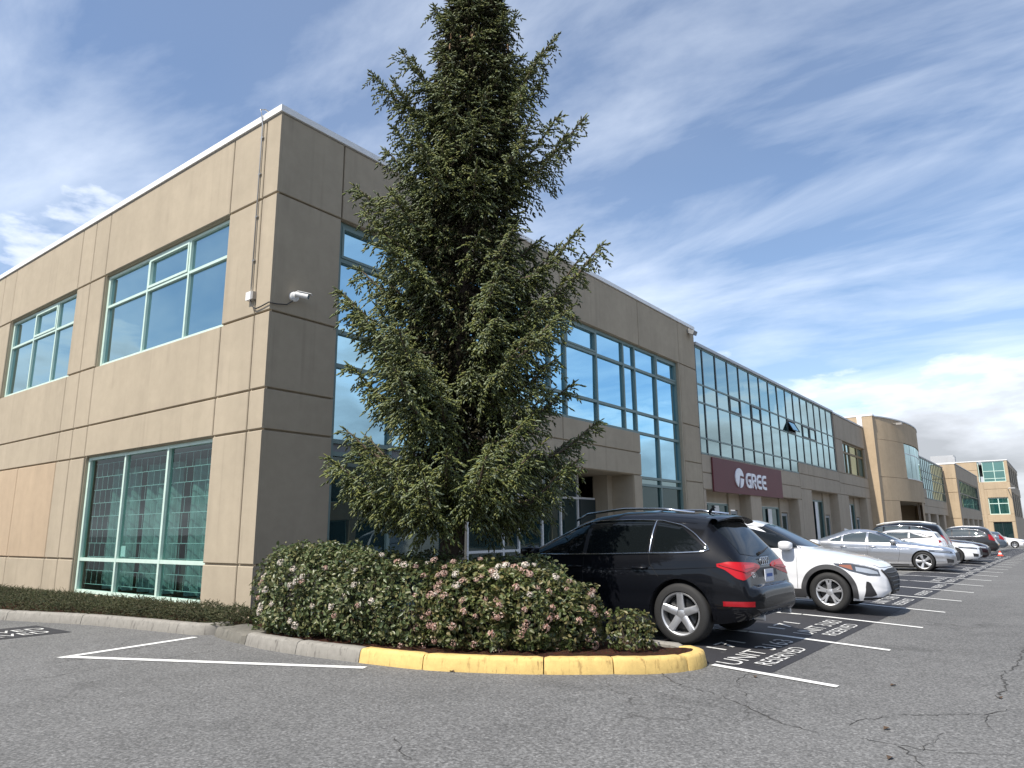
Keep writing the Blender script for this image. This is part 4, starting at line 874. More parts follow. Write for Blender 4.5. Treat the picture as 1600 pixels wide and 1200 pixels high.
for sg in (1, -1):
    A.line('window_trim', [(-.985, 1.08), (-.985, 1.49)], 90, sg, .010, 'chrome', .006, 10)
    A.patch('pillar', [(.03, 1.06), (-.03, 1.06)], [(.03, 1.48), (-.03, 1.48)], 90, sg, 'plastic', .0045, 5, 4)
    for q in ([(0.0, 1.05), (.0, .5), (-.02, .32)], [(-.98, 1.08), (-1.0, .95), (-1.12, .80)], [(1.0, 1.05), (1.03, .8), (.98, .34)], [(1.0, .33), (-.9, .33)]): A.line('door_seam', q, 90, sg, .0035)
    A.line('crease', [(1.9, .80), (.5, .86), (-1.2, .885), (-1.95, .93)], 90, sg, .006, 'paint_black', -.002)
    for x_ in (.12, -.86): A.handle(x_, .90, sg, 'paint_black')
    A.arch(1.42, .405, .44, -8, 188, sg, 'paint_black', .007, 'wheel_arch'); A.arch(-1.387, .405, .44, -8, 188, sg, 'paint_black', .007, 'wheel_arch')
    A.patch('sill_trim', [(1.0, .235), (-.96, .235)], [(1.0, .30), (-.96, .30)], 90, sg, 'plastic_grey', .008, 4, 30)
    A.mirror(.86, 1.04, sg, 'paint_black')
    A.rail([(.55-.25, 1.51), (.1, 1.60), (-.5, 1.655), (-1.1, 1.64), (-1.50, 1.585)], sg, lambda a: np.interp(a, [-1.5, -.5, .3], [.57, .60, .575]), 'chrome', .016)
    # wrap-around lamp, wider towards the flank
    A.patch('tail_light', [(-.40, .905), (-.1, .835), (.20, .76), (.30, .77), (.395, .88)][::-1] if False else [(.62, .93), (.55, .90), (.44, .80), (.36, .775), (.16, .83), (-.06, .905)], [(.62, .965), (.50, .99), (.38, .985), (.2, .975), (.05, .962), (-.06, .925)], 135, sg, 'tail_red', .008, 8, 26)
    A.line('lamp_divider', [(.60, .955), (.44, .90), (.30, .86), (.02, .905)], 135, sg, .006, 'reflector_red', .010, 26); A.patch('lamp_lens', [(.30, .905), (.06, .915)], [(.30, .95), (.06, .945)], 135, sg, 'tail_bright', .012, 4, 12)
    A.patch('reflector', [(.30, .48), (.0, .475)], [(.30, .535), (.0, .535)], 150, sg, 'reflector_red', .006, 4, 14)
A.patch('rear_window', [(-.60, 1.075), (-.3, 1.045), (0, 1.035), (.3, 1.045), (.60, 1.075)], [(-.56, 1.46), (-.3, 1.478), (0, 1.485), (.3, 1.478), (.56, 1.46)], 180, 1, 'car_glass', .006, 10, 26)
A.patch('windshield', [(-.70, 1.16), (-.4, 1.13), (0, 1.12), (.4, 1.13), (.70, 1.16)], [(-.55, 1.47), (-.3, 1.52), (0, 1.535), (.3, 1.52), (.55, 1.47)], 0, -1, 'car_glass', .006, 10, 26)
m = MB(); rows = []
for w_ in np.linspace(-.62, .62, 15):
    e = abs(w_)/.62; rows.append([(-1.66, w_, 1.565-.05*e*e), (-1.80, w_*1.0, 1.555-.055*e*e), (-1.875+.05*e*e, w_*1.0, 1.535-.06*e*e), (-1.86+.05*e*e, w_*.99, 1.515-.06*e*e), (-1.74, w_*.98, 1.495-.06*e*e)])
m.grid(rows).build('spoiler', 'paint_black', A.root, smooth=True, sharp=60)
A.patch('plate_recess', [(-.34, .685+.06), (.34, .685+.06)], [(-.36, .90), (.36, .90)], 180, 1, 'plastic', .004, 5, 14)
pq = A.c.pt(0, .82, math.pi, 1, .016); m = MB(); m.box(pq[0]-.012, pq[0]-.002, -.152, .152, .725, .878); plt_ = m.build('license_plate', 'plate_white', A.root); m = MB(); m.box(pq[0]-.0145, pq[0]-.0125, -.10, .10, .785, .825); m.build('plate_number', 'plate_blue', plt_)
A.line('hatch_seam', [(-.78, 1.05), (-.80, .92), (-.72, .74), (-.5, .705), (0, .70), (.5, .705), (.72, .74), (.80, .92), (.78, 1.05)], 180, 1, .004, n=60)
A.patch('lower_bumper', [(-.60, .40), (.60, .40)], [(-.70, .45), (.70, .45)], 180, 1, 'plastic_grey', .006, 4, 24)
em = MB()
for k in range(4):
    c = A.c.pt(-.105+.07*k, .975, math.pi, 1, .012); em.tube([(c[0], c[1]+.048*math.cos(t), .975+.048*math.sin(t)) for t in np.linspace(0, 2*math.pi, 25)[:-1]], .0065, 6, close=True)
em.build('emblem', 'chrome', A.root, smooth=True)
bt = text_mesh('Q5', .085, .003); co = np.array([v.co[:] for v in bt.vertices]); c = A.c.pt(.50, .80, math.pi, 1, .0); 
bt.vertices.foreach_set('co', np.stack([np.full(len(co), 0.0), co[:, 0], co[:, 1]], -1).astype(np.float32).ravel()); 
for v, q in zip(bt.vertices, co):
    w_ = .56-q[0]; z_ = .80+q[1]; p_ = A.c.pt(w_, z_, math.pi, 1, .006+q[2]); v.co = p_ if p_ else (c[0], w_, z_)
bt.materials.clear(); bt.materials.append(MATS['chrome']); link('badge', bt, A.root)
wp = A.c.pt(.05, 1.07, math.pi, 1, .02); m = MB(); m.tube([wp, (wp[0]-.01, wp[1]-.16, 1.10), (wp[0]+.02, wp[1]-.40, 1.14)], [.022, .012, .006], 6); m.build('rear_wiper', 'plastic', A.root)
m = MB(); m.tube([(-1.45, 0, 1.59), (-1.52, 0, 1.66), (-1.55, 0, 1.665)], [.022, .014, .006], 6); m.build('antenna', 'paint_black', A.root)
FIVE = dict(n=5, w=(.10, .085), mid=.95, rot=math.pi/2)
for ax in (1.42, -1.387):
    for sg in (1, -1): A.wheel(ax, sg, FIVE, .255, .25)
for w_ in (.48, -.48): m = MB(); m.tube([(-2.15, w_, .335), (-2.27, w_, .335)], .035, 10); m.build('exhaust', 'alloy', A.root)

# --- white crossover, nose to the aisle
NI = dict(L=4.30, wmax=.875, wr=.328, arch=.375, axles=(1.29, -1.33), tum=.24,
    top=[(2.15, .50), (2.135, .64), (2.10, .735), (2.02, .80), (1.75, .90), (1.3, 1.0), (.95, 1.055), (.12, 1.48), (-.15, 1.56), (-.7, 1.60), (-1.4, 1.56), (-1.75, 1.47), (-1.95, 1.15), (-2.05, .95), (-2.13, .75), (-2.15, .55)],
    bot=[(2.15, .34), (2.05, .24), (1.8, .20), (0, .20), (-1.8, .24), (-2.15, .36)],
    wid=[(2.15, .46), (2.13, .56), (2.06, .68), (1.9, .79), (1.55, .855), (1.2, .875), (-1.3, .875), (-1.8, .84), (-2.1, .72), (-2.15, .55)],
    belt=[(2.15, .45), (2.0, .70), (1.5, .84), (.8, .96), (-.5, 1.0), (-1.7, 1.08), (-2.15, .6)], nexp=[(-3, 3.4), (.3, 4.0), (1.0, 3.0), (1.6, 2.6), (3, 2.6)], smooth=4)
fx, fy = 6.52, 6.80
Nn = CarBuild('parked_crossover', NI, 'paint_white', 'white crossover with black wheel arch trim, facing out', (fx-1.29, fy+NI['wmax']-.02, gz(5.4, 7.5)), math.radians(0))
Nn.outline = [(.86, 1.05), (.3, 1.06), (-.4, 1.075), (-1.2, 1.10), (-1.6, 1.14), (-1.35, 1.36), (-1.0, 1.44), (-.5, 1.465), (-.05, 1.455), (.14, 1.43), (.5, 1.26)]
Nn.side_windows([([(.80, 1.06), (.3, 1.065), (-.24, 1.072)], [(.78, 1.09), (.45, 1.275), (-.24, 1.45)]), ([(-.32, 1.075), (-.7, 1.085), (-1.05, 1.095)], [(-.32, 1.455), (-.7, 1.45), (-1.05, 1.42)])], trim='plastic', r=.006)
for sg in (1, -1):
    for ax in (1.29, -1.33): Nn.arch(ax, .372, .450, -14, 194, sg, 'plastic_grey', .014)
    Nn.patch('sill_trim', [(.90, .22), (-.92, .22)], [(.90, .37), (-.92, .37)], 90, sg, 'plastic_grey', .012, 5, 30)
    for q in ([(.78, 1.05), (.80, .8), (.78, .38)], [(-.28, 1.07), (-.28, .38)], [(1.5, .865), (1.2, .93), (.80, 1.0)]): Nn.line('door_seam', q, 90, sg, .0032, n=30)
    Nn.mirror(.68, 1.05, sg, 'paint_white', (.12, .12, .095), .13); Nn.handle(-.1, .93, sg, 'paint_white')
    # headlight sweeps from the grille back over the front corner
    Nn.patch('headlight', [(.62, .775), (.46, .685), (.24, .615), (.02, .61)], [(.64, .80), (.46, .81), (.24, .765), (.03, .69)], 45, sg, 'lamp_smoke', .007, 7, 24)
    Nn.patch('lamp_reflector', [(.38, .685), (.20, .645), (.06, .635)], [(.38, .755), (.2, .72), (.07, .675)], 45, sg, 'lamp_clear', .011, 4, 12)
    Nn.patch('turn_signal', [(.58, .765), (.42, .70)], [(.58, .785), (.43, .785)], 45, sg, 'amber', .011, 3, 10)
    Nn.line('lamp_trim', [(.64, .805), (.46, .82), (.24, .775), (.02, .70)], 45, sg, .005, 'chrome', .004, 24)
    Nn.patch('fog_vent', [(.30, .27), (.20, .27), (.12, .30)], [(.27, .52), (.24, .515), (.21, .49)], 45, sg, 'plastic', .007, 6, 10)
    Nn.patch('lower_lip', [(.30, .215), (.0, .225), (-.3, .235)], [(.30, .255), (.0, .265), (-.3, .275)], 45, sg, 'plastic', .012, 4, 18)
Nn.patch('grille', [(-.22, .30), (-.1, .28), (.1, .28), (.22, .30)], [(-.50, .68), (-.2, .71), (.2, .71), (.50, .68)], 0, -1, 'plastic', .016, 12, 22)
for z in (.36, .43, .50, .57, .64):
    hw_ = np.interp(z, [.3, .7], [.18, .45]); Nn.line('grille_bar', [(-hw_, z), (hw_, z)], 0, -1, .012, 'plastic_grey', .026, 16)
Nn.line('grille_trim', [(-.54, .70), (-.38, .50), (-.24, .32)], 0, -1, .016, 'plastic_grey', .016, 16); Nn.line('grille_trim', [(.54, .70), (.38, .50), (.24, .32)], 0, -1, .016, 'plastic_grey', .016, 16)
Nn.patch('windshield', [(-.70, 1.10), (-.4, 1.075), (0, 1.065), (.4, 1.075), (.70, 1.10)], [(-.56, 1.42), (-.3, 1.475), (0, 1.49), (.3, 1.475), (.56, 1.42)], 0, -1, 'car_glass', .006, 10, 26)
Nn.line('hood_seam', [(-.60, .78), (-.52, .735), (-.3, .73), (.3, .73), (.52, .735), (.60, .78)], 0, -1, .004, n=40)
TWIN = dict(n=5, w=(.050, .040), twin=.17, rot=math.pi/2)
for ax in NI['axles']:
    for sg in (1, -1): Nn.wheel(ax, sg, TWIN, .218, .205)

# --- sedans, hatchback and other SUVs farther along the row
def sedan_spec(L=4.88, H=1.45, wm=.93, wr=.335, ax=(1.50, -1.33), hood=.93):
    k = L/4.88; h = H/1.45; h2 = L/2
    return dict(L=L, wmax=wm, wr=wr, arch=wr+.035, axles=ax, tum=.30,
        top=[(h2, .50), (h2-.015, .62), (h2-.06, .72), (h2-.3*k, .82), (1.5*k, hood-.02), (1.0*k, .985), (.80*k, 1.01), (.0*k, 1.37*h), (-.35*k, 1.435*h), (-.7*k, 1.45*h), (-1.1*k, 1.40*h), (-1.7*k, 1.19*h), (-2.0*k, 1.09*h), (-2.3*k, 1.06), (-h2+.04, 1.0), (-h2+.012, .8), (-h2, .6)],
        bot=[(h2, .30), (h2-.12, .20), (1.7*k, .16), (-1.7*k, .18), (-h2+.1, .26), (-h2, .36)],
        wid=[(h2, .52), (h2-.02, .62), (h2-.10, .74), (h2-.3, .85), (1.4*k, wm-.01), (0, wm), (-1.4*k, wm), (-2.0*k, wm-.06), (-h2+.05, .72), (-h2, .6)],
        belt=[(h2, .5), (h2-.3, .74), (1.3*k, .84), (.5*k, .90), (-1.0*k, .95), (-2*k, .98), (-h2, .7)], nexp=[(-3, 2.8), (-1.2, 3.0), (-.4, 3.4), (.4, 3.2), (1.2, 2.5), (3, 2.6)], smooth=6)
def sedan(name, label, paint, x_f, y_near, spec, wheel, alloy, lamps='lamp_smoke', rimr=.24, grille='plastic', nose_out=True, glass='car_glass_light', step=.045):
    k = spec['L']/4.88; h = max(t for _, t in spec['top'])/1.45; X = x_f-spec['axles'][0]; Y = y_near+spec['wmax']-.02
    c = CarBuild(name, spec, paint, label, (X, Y, gz(X+1, Y)), 0, step=step)
    c.outline = [(.80*k, .955), (.2*k, .965), (-.6*k, .985), (-1.3*k, 1.005), (-1.55*k, 1.04), (-1.2*k, 1.19*h), (-.75*k, 1.30*h), (-.3*k, 1.335*h), (0.05*k, 1.29*h), (.4*k, 1.14*h)]
    c.side_windows([([(.72*k, .965), (.3*k, .97), (-.20*k, .98)], [(.68*k, .99), (.35*k, 1.155*h), (-.18*k, 1.325*h)]), ([(-.26*k, .982), (-.7*k, .99), (-1.05*k, 1.0)], [(-.26*k, 1.33*h), (-.7*k, 1.305*h), (-1.02*k, 1.23*h)]), ([(-1.09*k, 1.005), (-1.48*k, 1.03)], [(-1.09*k, 1.205*h), (-1.46*k, 1.06)])], glass=glass, trim='chrome', r=.008)
    for sg in (1, -1):
        for q in ([(.78*k, .95), (.80*k, .6), (.70*k, .26)], [(-.23*k, .97), (-.24*k, .28)], [(-1.05*k, .99), (-1.1*k, .7), (-.95*k, .4)]): c.line('door_seam', q, 90, sg, .0035, n=20)
        for q in (-.05, -1.0): c.handle(q*k, .83, sg, paint)
        c.mirror(.66*k, .95, sg, paint, (.11, .10, .08), .12); c.line('crease', [(1.2*k, .74), (0, .77), (-1.9*k, .82)], 90, sg, .006, paint, -.002, 30)
        c.patch('headlight', [(.62, .66), (.3, .62), (-.02, .60)], [(.64, .72), (.3, .70), (-.0, .66)], 45, sg, lamps, .007, 5, 18); c.patch('lamp_reflector', [(.5, .672), (.1, .635)], [(.5, .69), (.1, .65)], 45, sg, 'lamp_clear', .012, 3, 8)
        c.patch('fog_vent', [(.22, .30), (.02, .30)], [(.24, .44), (.0, .40)], 45, sg, 'plastic', .006, 5, 10)
        c.patch('sill_trim', [(1.05*k, .19), (-.9*k, .19)], [(1.05*k, .235), (-.9*k, .235)], 90, sg, 'plastic_grey', .006, 3, 24); c.patch('tail_light', [(.55, .80), (0, .82)], [(.55, .90), (0, .93)], 135, sg, 'tail_red', .006, 4, 14)
    c.patch('grille', [(-.42, .36), (0, .34), (.42, .36)], [(-.50, .60), (0, .63), (.50, .60)], 0, -1, grille, .010, 6, 18); c.line('grille_trim', [(-.55, .625), (0, .655), (.55, .625)], 0, -1, .012, 'chrome' if paint != 'paint_white' else 'plastic', .012, 16)
    c.patch('windshield', [(-.68, 1.06), (-.3, 1.035), (0, 1.03), (.3, 1.035), (.68, 1.06)], [(-.50, 1.31*h), (0, 1.365*h), (.50, 1.31*h)], 0, -1, 'car_glass', .006, 8, 20)
    m = MB(); m.add([(-.95*k, -.012, 1.415*h), (-.95*k, .012, 1.415*h), (-1.12*k, .010, 1.385*h), (-1.12*k, -.010, 1.385*h), (-1.13*k, 0, 1.47*h), (-1.10*k, 0, 1.475*h)], [(0, 1, 5), (1, 2, 4, 5), (2, 3, 4), (3, 0, 5, 4), (0, 3, 2, 1)]); m.build('antenna', paint, c.root)
    for ax in spec['axles']:
        for sg in (1, -1): c.wheel(ax, sg, wheel, rimr, .225, alloy, detail=1)
    return c
AC = sedan_spec(); TUR = dict(n=5, w=(.06, .125), mid=.85, rot=math.pi/2+.3)
sedan('parked_sedan', 'silver sedan with five-spoke wheels parked facing out', 'paint_silver', 5.86, 22.0, AC, TUR, 'alloy', 'lamp_smoke', .245)
def suv(name, label, paint, x_r, y_near, L=4.6, H=1.69, wm=.925, wr=.36, rails='chrome', glass='car_glass_light', trim='chrome', wheel=FIVE, rimr=.245, hatch=1.0, tl=1.0, arch_trim=False, step=.045, ov=.95):
    k = L/4.6; h = H/1.66; h2 = L/2; spec = dict(L=L, wmax=wm, wr=wr, arch=wr+.04, axles=(h2-.92, -h2+ov), tum=.26,
        top=[(h2, .62), (h2-.02, .74), (h2-.08, .86), (h2-.35, .98), (1.1*k, 1.10), (.95*k, 1.13), (.28*k, 1.52*h), (0, 1.60*h), (-.5*k, 1.655*h), (-1.2*k, 1.63*h), (-1.75*k, 1.56*h), (-h2+.46*hatch, 1.53*h), (-h2+.34*hatch, 1.32*h), (-h2+.18*hatch, 1.02), (-h2+.12, .80), (-h2+.05, .72), (-h2+.012, .66), (-h2, .56)],
        bot=[(h2, .38), (h2-.15, .26), (1.2*k, .22), (-1.2*k, .22), (-h2+.15, .30), (-h2, .42)], wid=[(h2, .55), (h2-.03, .68), (h2-.15, .80), (h2-.4, .88), (1.2*k, wm), (-1.3*k, wm), (-h2+.35, wm-.04), (-h2+.12, wm-.12), (-h2+.02, .68), (-h2, .58)],
        belt=[(h2, .6), (h2-.3, .88), (1.0*k, .98), (-.6*k, 1.02), (-1.7*k, 1.07), (-h2+.2, .95), (-h2, .6)], nexp=SUV_N, smooth=4)
    X = x_r-(h2-ov); Y = y_near+wm-.02; c = CarBuild(name, spec, paint, label, (X, Y, gz(X+1, Y)), math.pi, step=step); e = -h2+.46*hatch
    c.outline = [(.98*k, 1.07), (0, 1.08), (-1.0*k, 1.10), (e+.10, 1.13), (e+.04, 1.17), (e+.2, 1.34*h), (-1.4*k, 1.46*h), (-.7*k, 1.53*h), (0, 1.505*h), (.35*k, 1.40*h), (.7*k, 1.24*h)]
    c.side_windows([([(.9*k, 1.075), (.4*k, 1.08), (.02, 1.085)], [(.85*k, 1.10), (.4*k, 1.36*h), (.02, 1.495*h)]), ([(-.05, 1.087), (-.9*k, 1.105)], [(-.05, 1.50*h), (-.9*k, 1.50*h)]), ([(-.97*k, 1.107), (e+.12, 1.135)], [(-.97*k, 1.495*h), (e+.24, 1.30*h)])], glass=glass, trim=trim, r=.014)
    for sg in (1, -1):
        for q in ([(0, 1.07), (0, .35)], [(-.95*k, 1.09), (-1.05*k, .8)], [(.98*k, 1.07), (.98*k, .36)]): c.line('door_seam', q, 90, sg, .0035, n=14)
        for q in (.1, -.85): c.handle(q*k, .94, sg, paint)
        c.mirror(.80*k, 1.06, sg, paint)
        if rails: c.rail([(.25*k, 1.55*h), (0, 1.625*h), (-.6*k, 1.69*h), (-1.3*k, 1.665*h), (e+.15, 1.585*h)], sg, lambda a: .60, rails, .026)
        c.patch('tail_light', [(.34+.28*tl, .92), (.40, 1.0-.16*tl), (.34-.2*tl, 1.0-.14*tl)], [(.34+.21*tl, .95+.27*tl), (.40, .95+.25*tl), (.34-.10*tl, .95+.17*tl)], 135, sg, 'reflector_red', .008, 8, 14)
        for ax in spec['axles']: c.arch(ax, wr+.037, wr+.095 if arch_trim else wr+.06, -10, 190, sg, 'plastic_grey' if arch_trim else paint, .010); c.wheel(ax, sg, wheel, rimr, .235)
        c.patch('sill_trim', [(.95*k, .24), (-.9*k, .24)], [(.95*k, .32), (-.9*k, .32)], 90, sg, 'plastic_grey', .010, 3, 20)
    c.patch('rear_window', [(-.6, 1.12), (.6, 1.12)], [(-.55, 1.47*h), (.55, 1.47*h)], 180, 1, 'car_glass', .006, 6, 16); c.patch('rear_bumper', [(-.6, .44), (.6, .44)], [(-.62, .58), (.62, .58)], 180, 1, 'plastic_grey', .008, 4, 16); c.patch('license_plate', [(-.15, .80), (.15, .80)], [(-.15, .95), (.15, .95)], 180, 1, 'plate_white', .012, 3, 6)
    c.patch('windshield', [(-.68, 1.17), (.68, 1.17)], [(-.55, 1.48*h), (.55, 1.48*h)], 0, -1, 'car_glass', .006, 6, 16); c.patch('reflector', [(.3, .50), (0, .50)], [(.3, .55), (0, .55)], 150, sg, 'reflector_red', .006, 3, 8)
    return c
suv('parked_hatchback', 'small white hatchback with rounded rear pillar beside the silver sedan', 'paint_white', 5.55, 24.75, L=4.05, H=1.44, wm=.88, wr=.32, rails=None, trim='plastic', rimr=.21, tl=.35, hatch=.8, ov=.72)
suv('parked_suv', 'black SUV with pale roof rails rising behind the small white hatchback', 'paint_black', 5.2, 27.35, L=4.85, H=1.74, wm=.96, wr=.37, rails='frame_white', rimr=.24)
CI = sedan_spec(4.65, 1.42, .90, .325, (1.42, -1.31), .90)
sedan('parked_sedan', 'white compact car with black grille facing out past the silver sedan', 'paint_white', 5.95, 30.0, CI, TWIN, 'alloy_dark', 'lamp_smoke', .225)
sedan('parked_sedan', 'very dark wine-red car whose hood shows behind the white compact', 'paint_wine', 6.05, 32.6, sedan_spec(4.7, 1.46, .91, .33, (1.42, -1.33), .95), TUR, 'alloy', 'lamp_clear', .23)
suv('parked_suv', 'dark grey SUV with chrome window trim near the orange cone', 'paint_grey', 5.65, 45.2, L=4.62, H=1.68, rails='alloy', wheel=TUR, rimr=.25)
suv('parked_car', 'blue-grey car half hidden behind the dark grey SUV', 'paint_blue', 5.40, 57.9, L=4.5, H=1.50, rails=None, trim='plastic', rimr=.22, wr=.33)
sedan('parked_sedan', 'white sedan farthest down the row at the right edge', 'paint_white', 5.75, 80.8, sedan_spec(4.6, 1.45, .89, .325, (1.38, -1.30), .94), TWIN, 'alloy', 'lamp_clear', .225, step=.07)
# traffic cone by the dark grey SUV
plain('cone_red', (.75, .07, .03), .5); plain('cone_white', (.8, .8, .8), .4)
cx_, cy_ = 6.66, 44.7; cn = empty('traffic_cone', (cx_, cy_, gz(cx_, cy_))); cn.scale = (.8, .8, .72); tag(cn, 'small red and white cone on the asphalt behind the dark grey SUV', 'cone')
m = MB(); m.box(-.19, .19, -.19, .19, 0, .04); m.build('base', 'cone_red', cn); m = MB(); m.lathe([(.15, .04), (.12, .14)], 16, 'z'); m.build('cone_body', 'cone_red', cn); m = MB(); m.lathe([(.12, .141), (.085, .26)], 16, 'z'); m.build('band', 'cone_white', cn); m = MB(); m.lathe([(.085, .261), (.04, .40), (0, .41)], 16, 'z'); m.build('cone_tip', 'cone_red', cn)
# ------------------------------------------------------------------ vegetation
def leafmat(key, cols, rough=.5, trans=.25, spec=.4):
    """colour varies leaf by leaf (random per island)"""
    b = NB(key); g = b.n('ShaderNodeNewGeometry'); stops = [(i/(len(cols)-1), c) for i, c in enumerate(cols)]; c = b.ramp(g.outputs['Random Per Island'], stops)
    v = b.noise(b.coords(obj=False), 1.7, 3, .5); c = b.mix(1.0, c, b.ramp(v, [(.3, .8), (.7, 1.2)]), 'MULTIPLY')
    b.set(Base_Color=c, Roughness=rough, Specular_IOR_Level=spec)
    t = b.n('ShaderNodeBsdfTranslucent'); b.l(c, t.inputs['Color']); m = b.n('ShaderNodeMixShader'); m.inputs[0].default_value = trans; b.l(b.p.outputs[0], m.inputs[1]); b.l(t.outputs[0], m.inputs[2]); b.l(m.outputs[0], b.out.inputs[0]); return reg(key, b)
leafmat('needles', [(.048, .070, .020), (.10, .122, .030), (.16, .168, .045), (.11, .142, .062), (.22, .25, .165)], .5, .06)
leafmat('shrub_leaf', [(.052, .076, .028), (.080, .112, .042), (.12, .15, .06), (.19, .18, .075), (.065, .094, .038)], .38, .2, .5)
leafmat('shrub_leaf_b', [(.040, .060, .018), (.075, .10, .030), (.13, .15, .05), (.20, .17, .07), (.055, .08, .028)], .42, .22, .45)
leafmat('juniper', [(.030, .042, .018), (.055, .068, .026), (.085, .090, .036), (.10, .085, .045)], .6, .15)
leafmat('dark_fill_twig', [(.022, .024, .012), (.040, .034, .020), (.030, .036, .016)], .9, .0, .1); plain('bark', (.07, .052, .040), .9, var=.35, scale=14); plain('twig', (.085, .065, .045), .9, var=.3, scale=20); plain('cone_brown', (.24, .15, .075), .8, var=.2)
leafmat('petal_white', [(.56, .50, .42), (.68, .64, .57), (.60, .48, .41)], .6, .2); leafmat('petal_pink', [(.46, .29, .22), (.56, .41, .34), (.36, .19, .15), (.62, .52, .45)], .6, .2)

def ray_at(px, py, depth_h):
    """point on the sight line of a photo pixel at a given horizontal distance"""
    d = AX_F+AX_R*(px-800)/CAM_F-AX_U*(py-600)/CAM_F; return CAM_POS+d*(depth_h/np.hypot(d[0], d[1]))
rg = np.random.default_rng(11)
TREE = ray_at(703, 860, 9.55); TX, TY = TREE[0], TREE[1]
LEAN = np.array([AX_R[0], AX_R[1]])/np.hypot(AX_R[0], AX_R[1])*.040        # the stem leans a little
def trunk_x(z): k = max(0.0, z-.8); return TX+.02*math.sin(z*.7)+LEAN[0]*k, TY+.02*math.cos(z*.9)+LEAN[1]*k
spruce = empty('spruce_tree', (TX, TY, .1)); tag(spruce, 'tall dark green spruce tree rising from the flowering hedge', 'tree')
mb = MB(); zs = np.linspace(-.05, 11.3, 26); rad = [.165*(1-z/11.9)**.9+.012+(.05*math.exp(-z/.25)) for z in zs]; mb.tube([(*trunk_x(z), z+.1) for z in zs], rad, 12); tr = mb.build('trunk', 'bark', spruce, smooth=True)
SH_P, SH_D, SH_L = [], [], []; BR = MB()
def add_shoots(P, D, Ln): SH_P.append(P); SH_D.append(D); SH_L.append(Ln)
def unit(v): return v/(np.linalg.norm(v, axis=-1, keepdims=True)+1e-9)
def branch(z0, az, length, rise0, sag, uptip, dens=1.0, thick=.028):
    """one bough: leaves the trunk at z0, sags and turns up at the tip, carries hanging side twigs clothed in shoots"""
    x0_, y0_ = trunk_x(z0); d = np.array([math.cos(az), math.sin(az), 0]); side = np.array([-d[1], d[0], 0]); n = 14; T = np.linspace(0, 1, n)
    wob = rg.normal(0, .03); P = np.stack([np.array([x0_, y0_, z0])+d*length*t+side*length*wob*math.sin(t*3)+np.array([0, 0, length*(rise0*t-sag*math.sin(math.pi*min(1, t*1.05))*.9+uptip*max(0, t-.62)**1.6*3.0)]) for t in T])
    BR.tube(P, [thick*(1-.85*t)*min(1.5, max(.5, length))+.003 for t in T], 5)
    m = int(length/.027*dens)
    for k in range(m):
        t = (k+rg.random())/m*.80+.20
        i = min(n-2, int(t*(n-1))); f = t*(n-1)-i; p_ = P[i]*(1-f)+P[i+1]*f; tan = P[i+1]-P[i]; tan /= np.linalg.norm(tan)
        s_ = 1 if k % 2 else -1; tl = (.15+.27*min(1.0, length)*(1-t)**.5)*rg.uniform(.6, 1.15)
        dirn = unit(tan*rg.uniform(.35, .8)+side*s_*rg.uniform(.25, 1.0)+np.array([0, 0, rg.uniform(-.75, .22)]))
        q = max(4, int(tl/.026)); tt = np.linspace(.08, 1, q); drop = np.array([0, 0, -1.0])
        C = p_+dirn*tl*tt[:, None]+drop*(tl*.50*tt**1.6)[:, None]; dd = unit(dirn+drop*(.65*tt**.7)[:, None])
        sgn = np.where(np.arange(q) % 2, 1, -1)[:, None]; lat = unit(np.cross(dd, np.array([0, 0, 1.0]))+1e-6)
        D = unit(dd*.75+lat*sgn*rg.uniform(.3, .75, (q, 1))+rg.normal(0, .2, (q, 3))+np.array([0, 0, -.12]))
        add_shoots(C, D, rg.uniform(.052, .088, q)*(1.15-.25*tt)); add_shoots(C[-1:], dd[-1:], np.array([.10]))
    ka = int(length/.024); ia = rg.uniform(.12, 1, ka)*(n-1.001); i0 = ia.astype(int); fa = (ia-i0)[:, None]; Pa = P[i0]*(1-fa)+P[i0+1]*fa; Da = unit(unit(P[i0+1]-P[i0])*.8+rg.normal(0, .55, (ka, 3))); add_shoots(Pa, Da, rg.uniform(.06, .095, ka))
    # leader of the bough, turned up, with a whorl
    L2 = P[-4:]; tn = unit(P[-1]-P[-2])
    for j in range(10): 
        p_ = L2[0]+(L2[-1]-L2[0])*(j/9); add_shoots(p_[None], unit(tn+rg.normal(0, .5, 3))[None], np.array([.075]))
    add_shoots(P[-1:], tn[None], np.array([.12]))
    return P
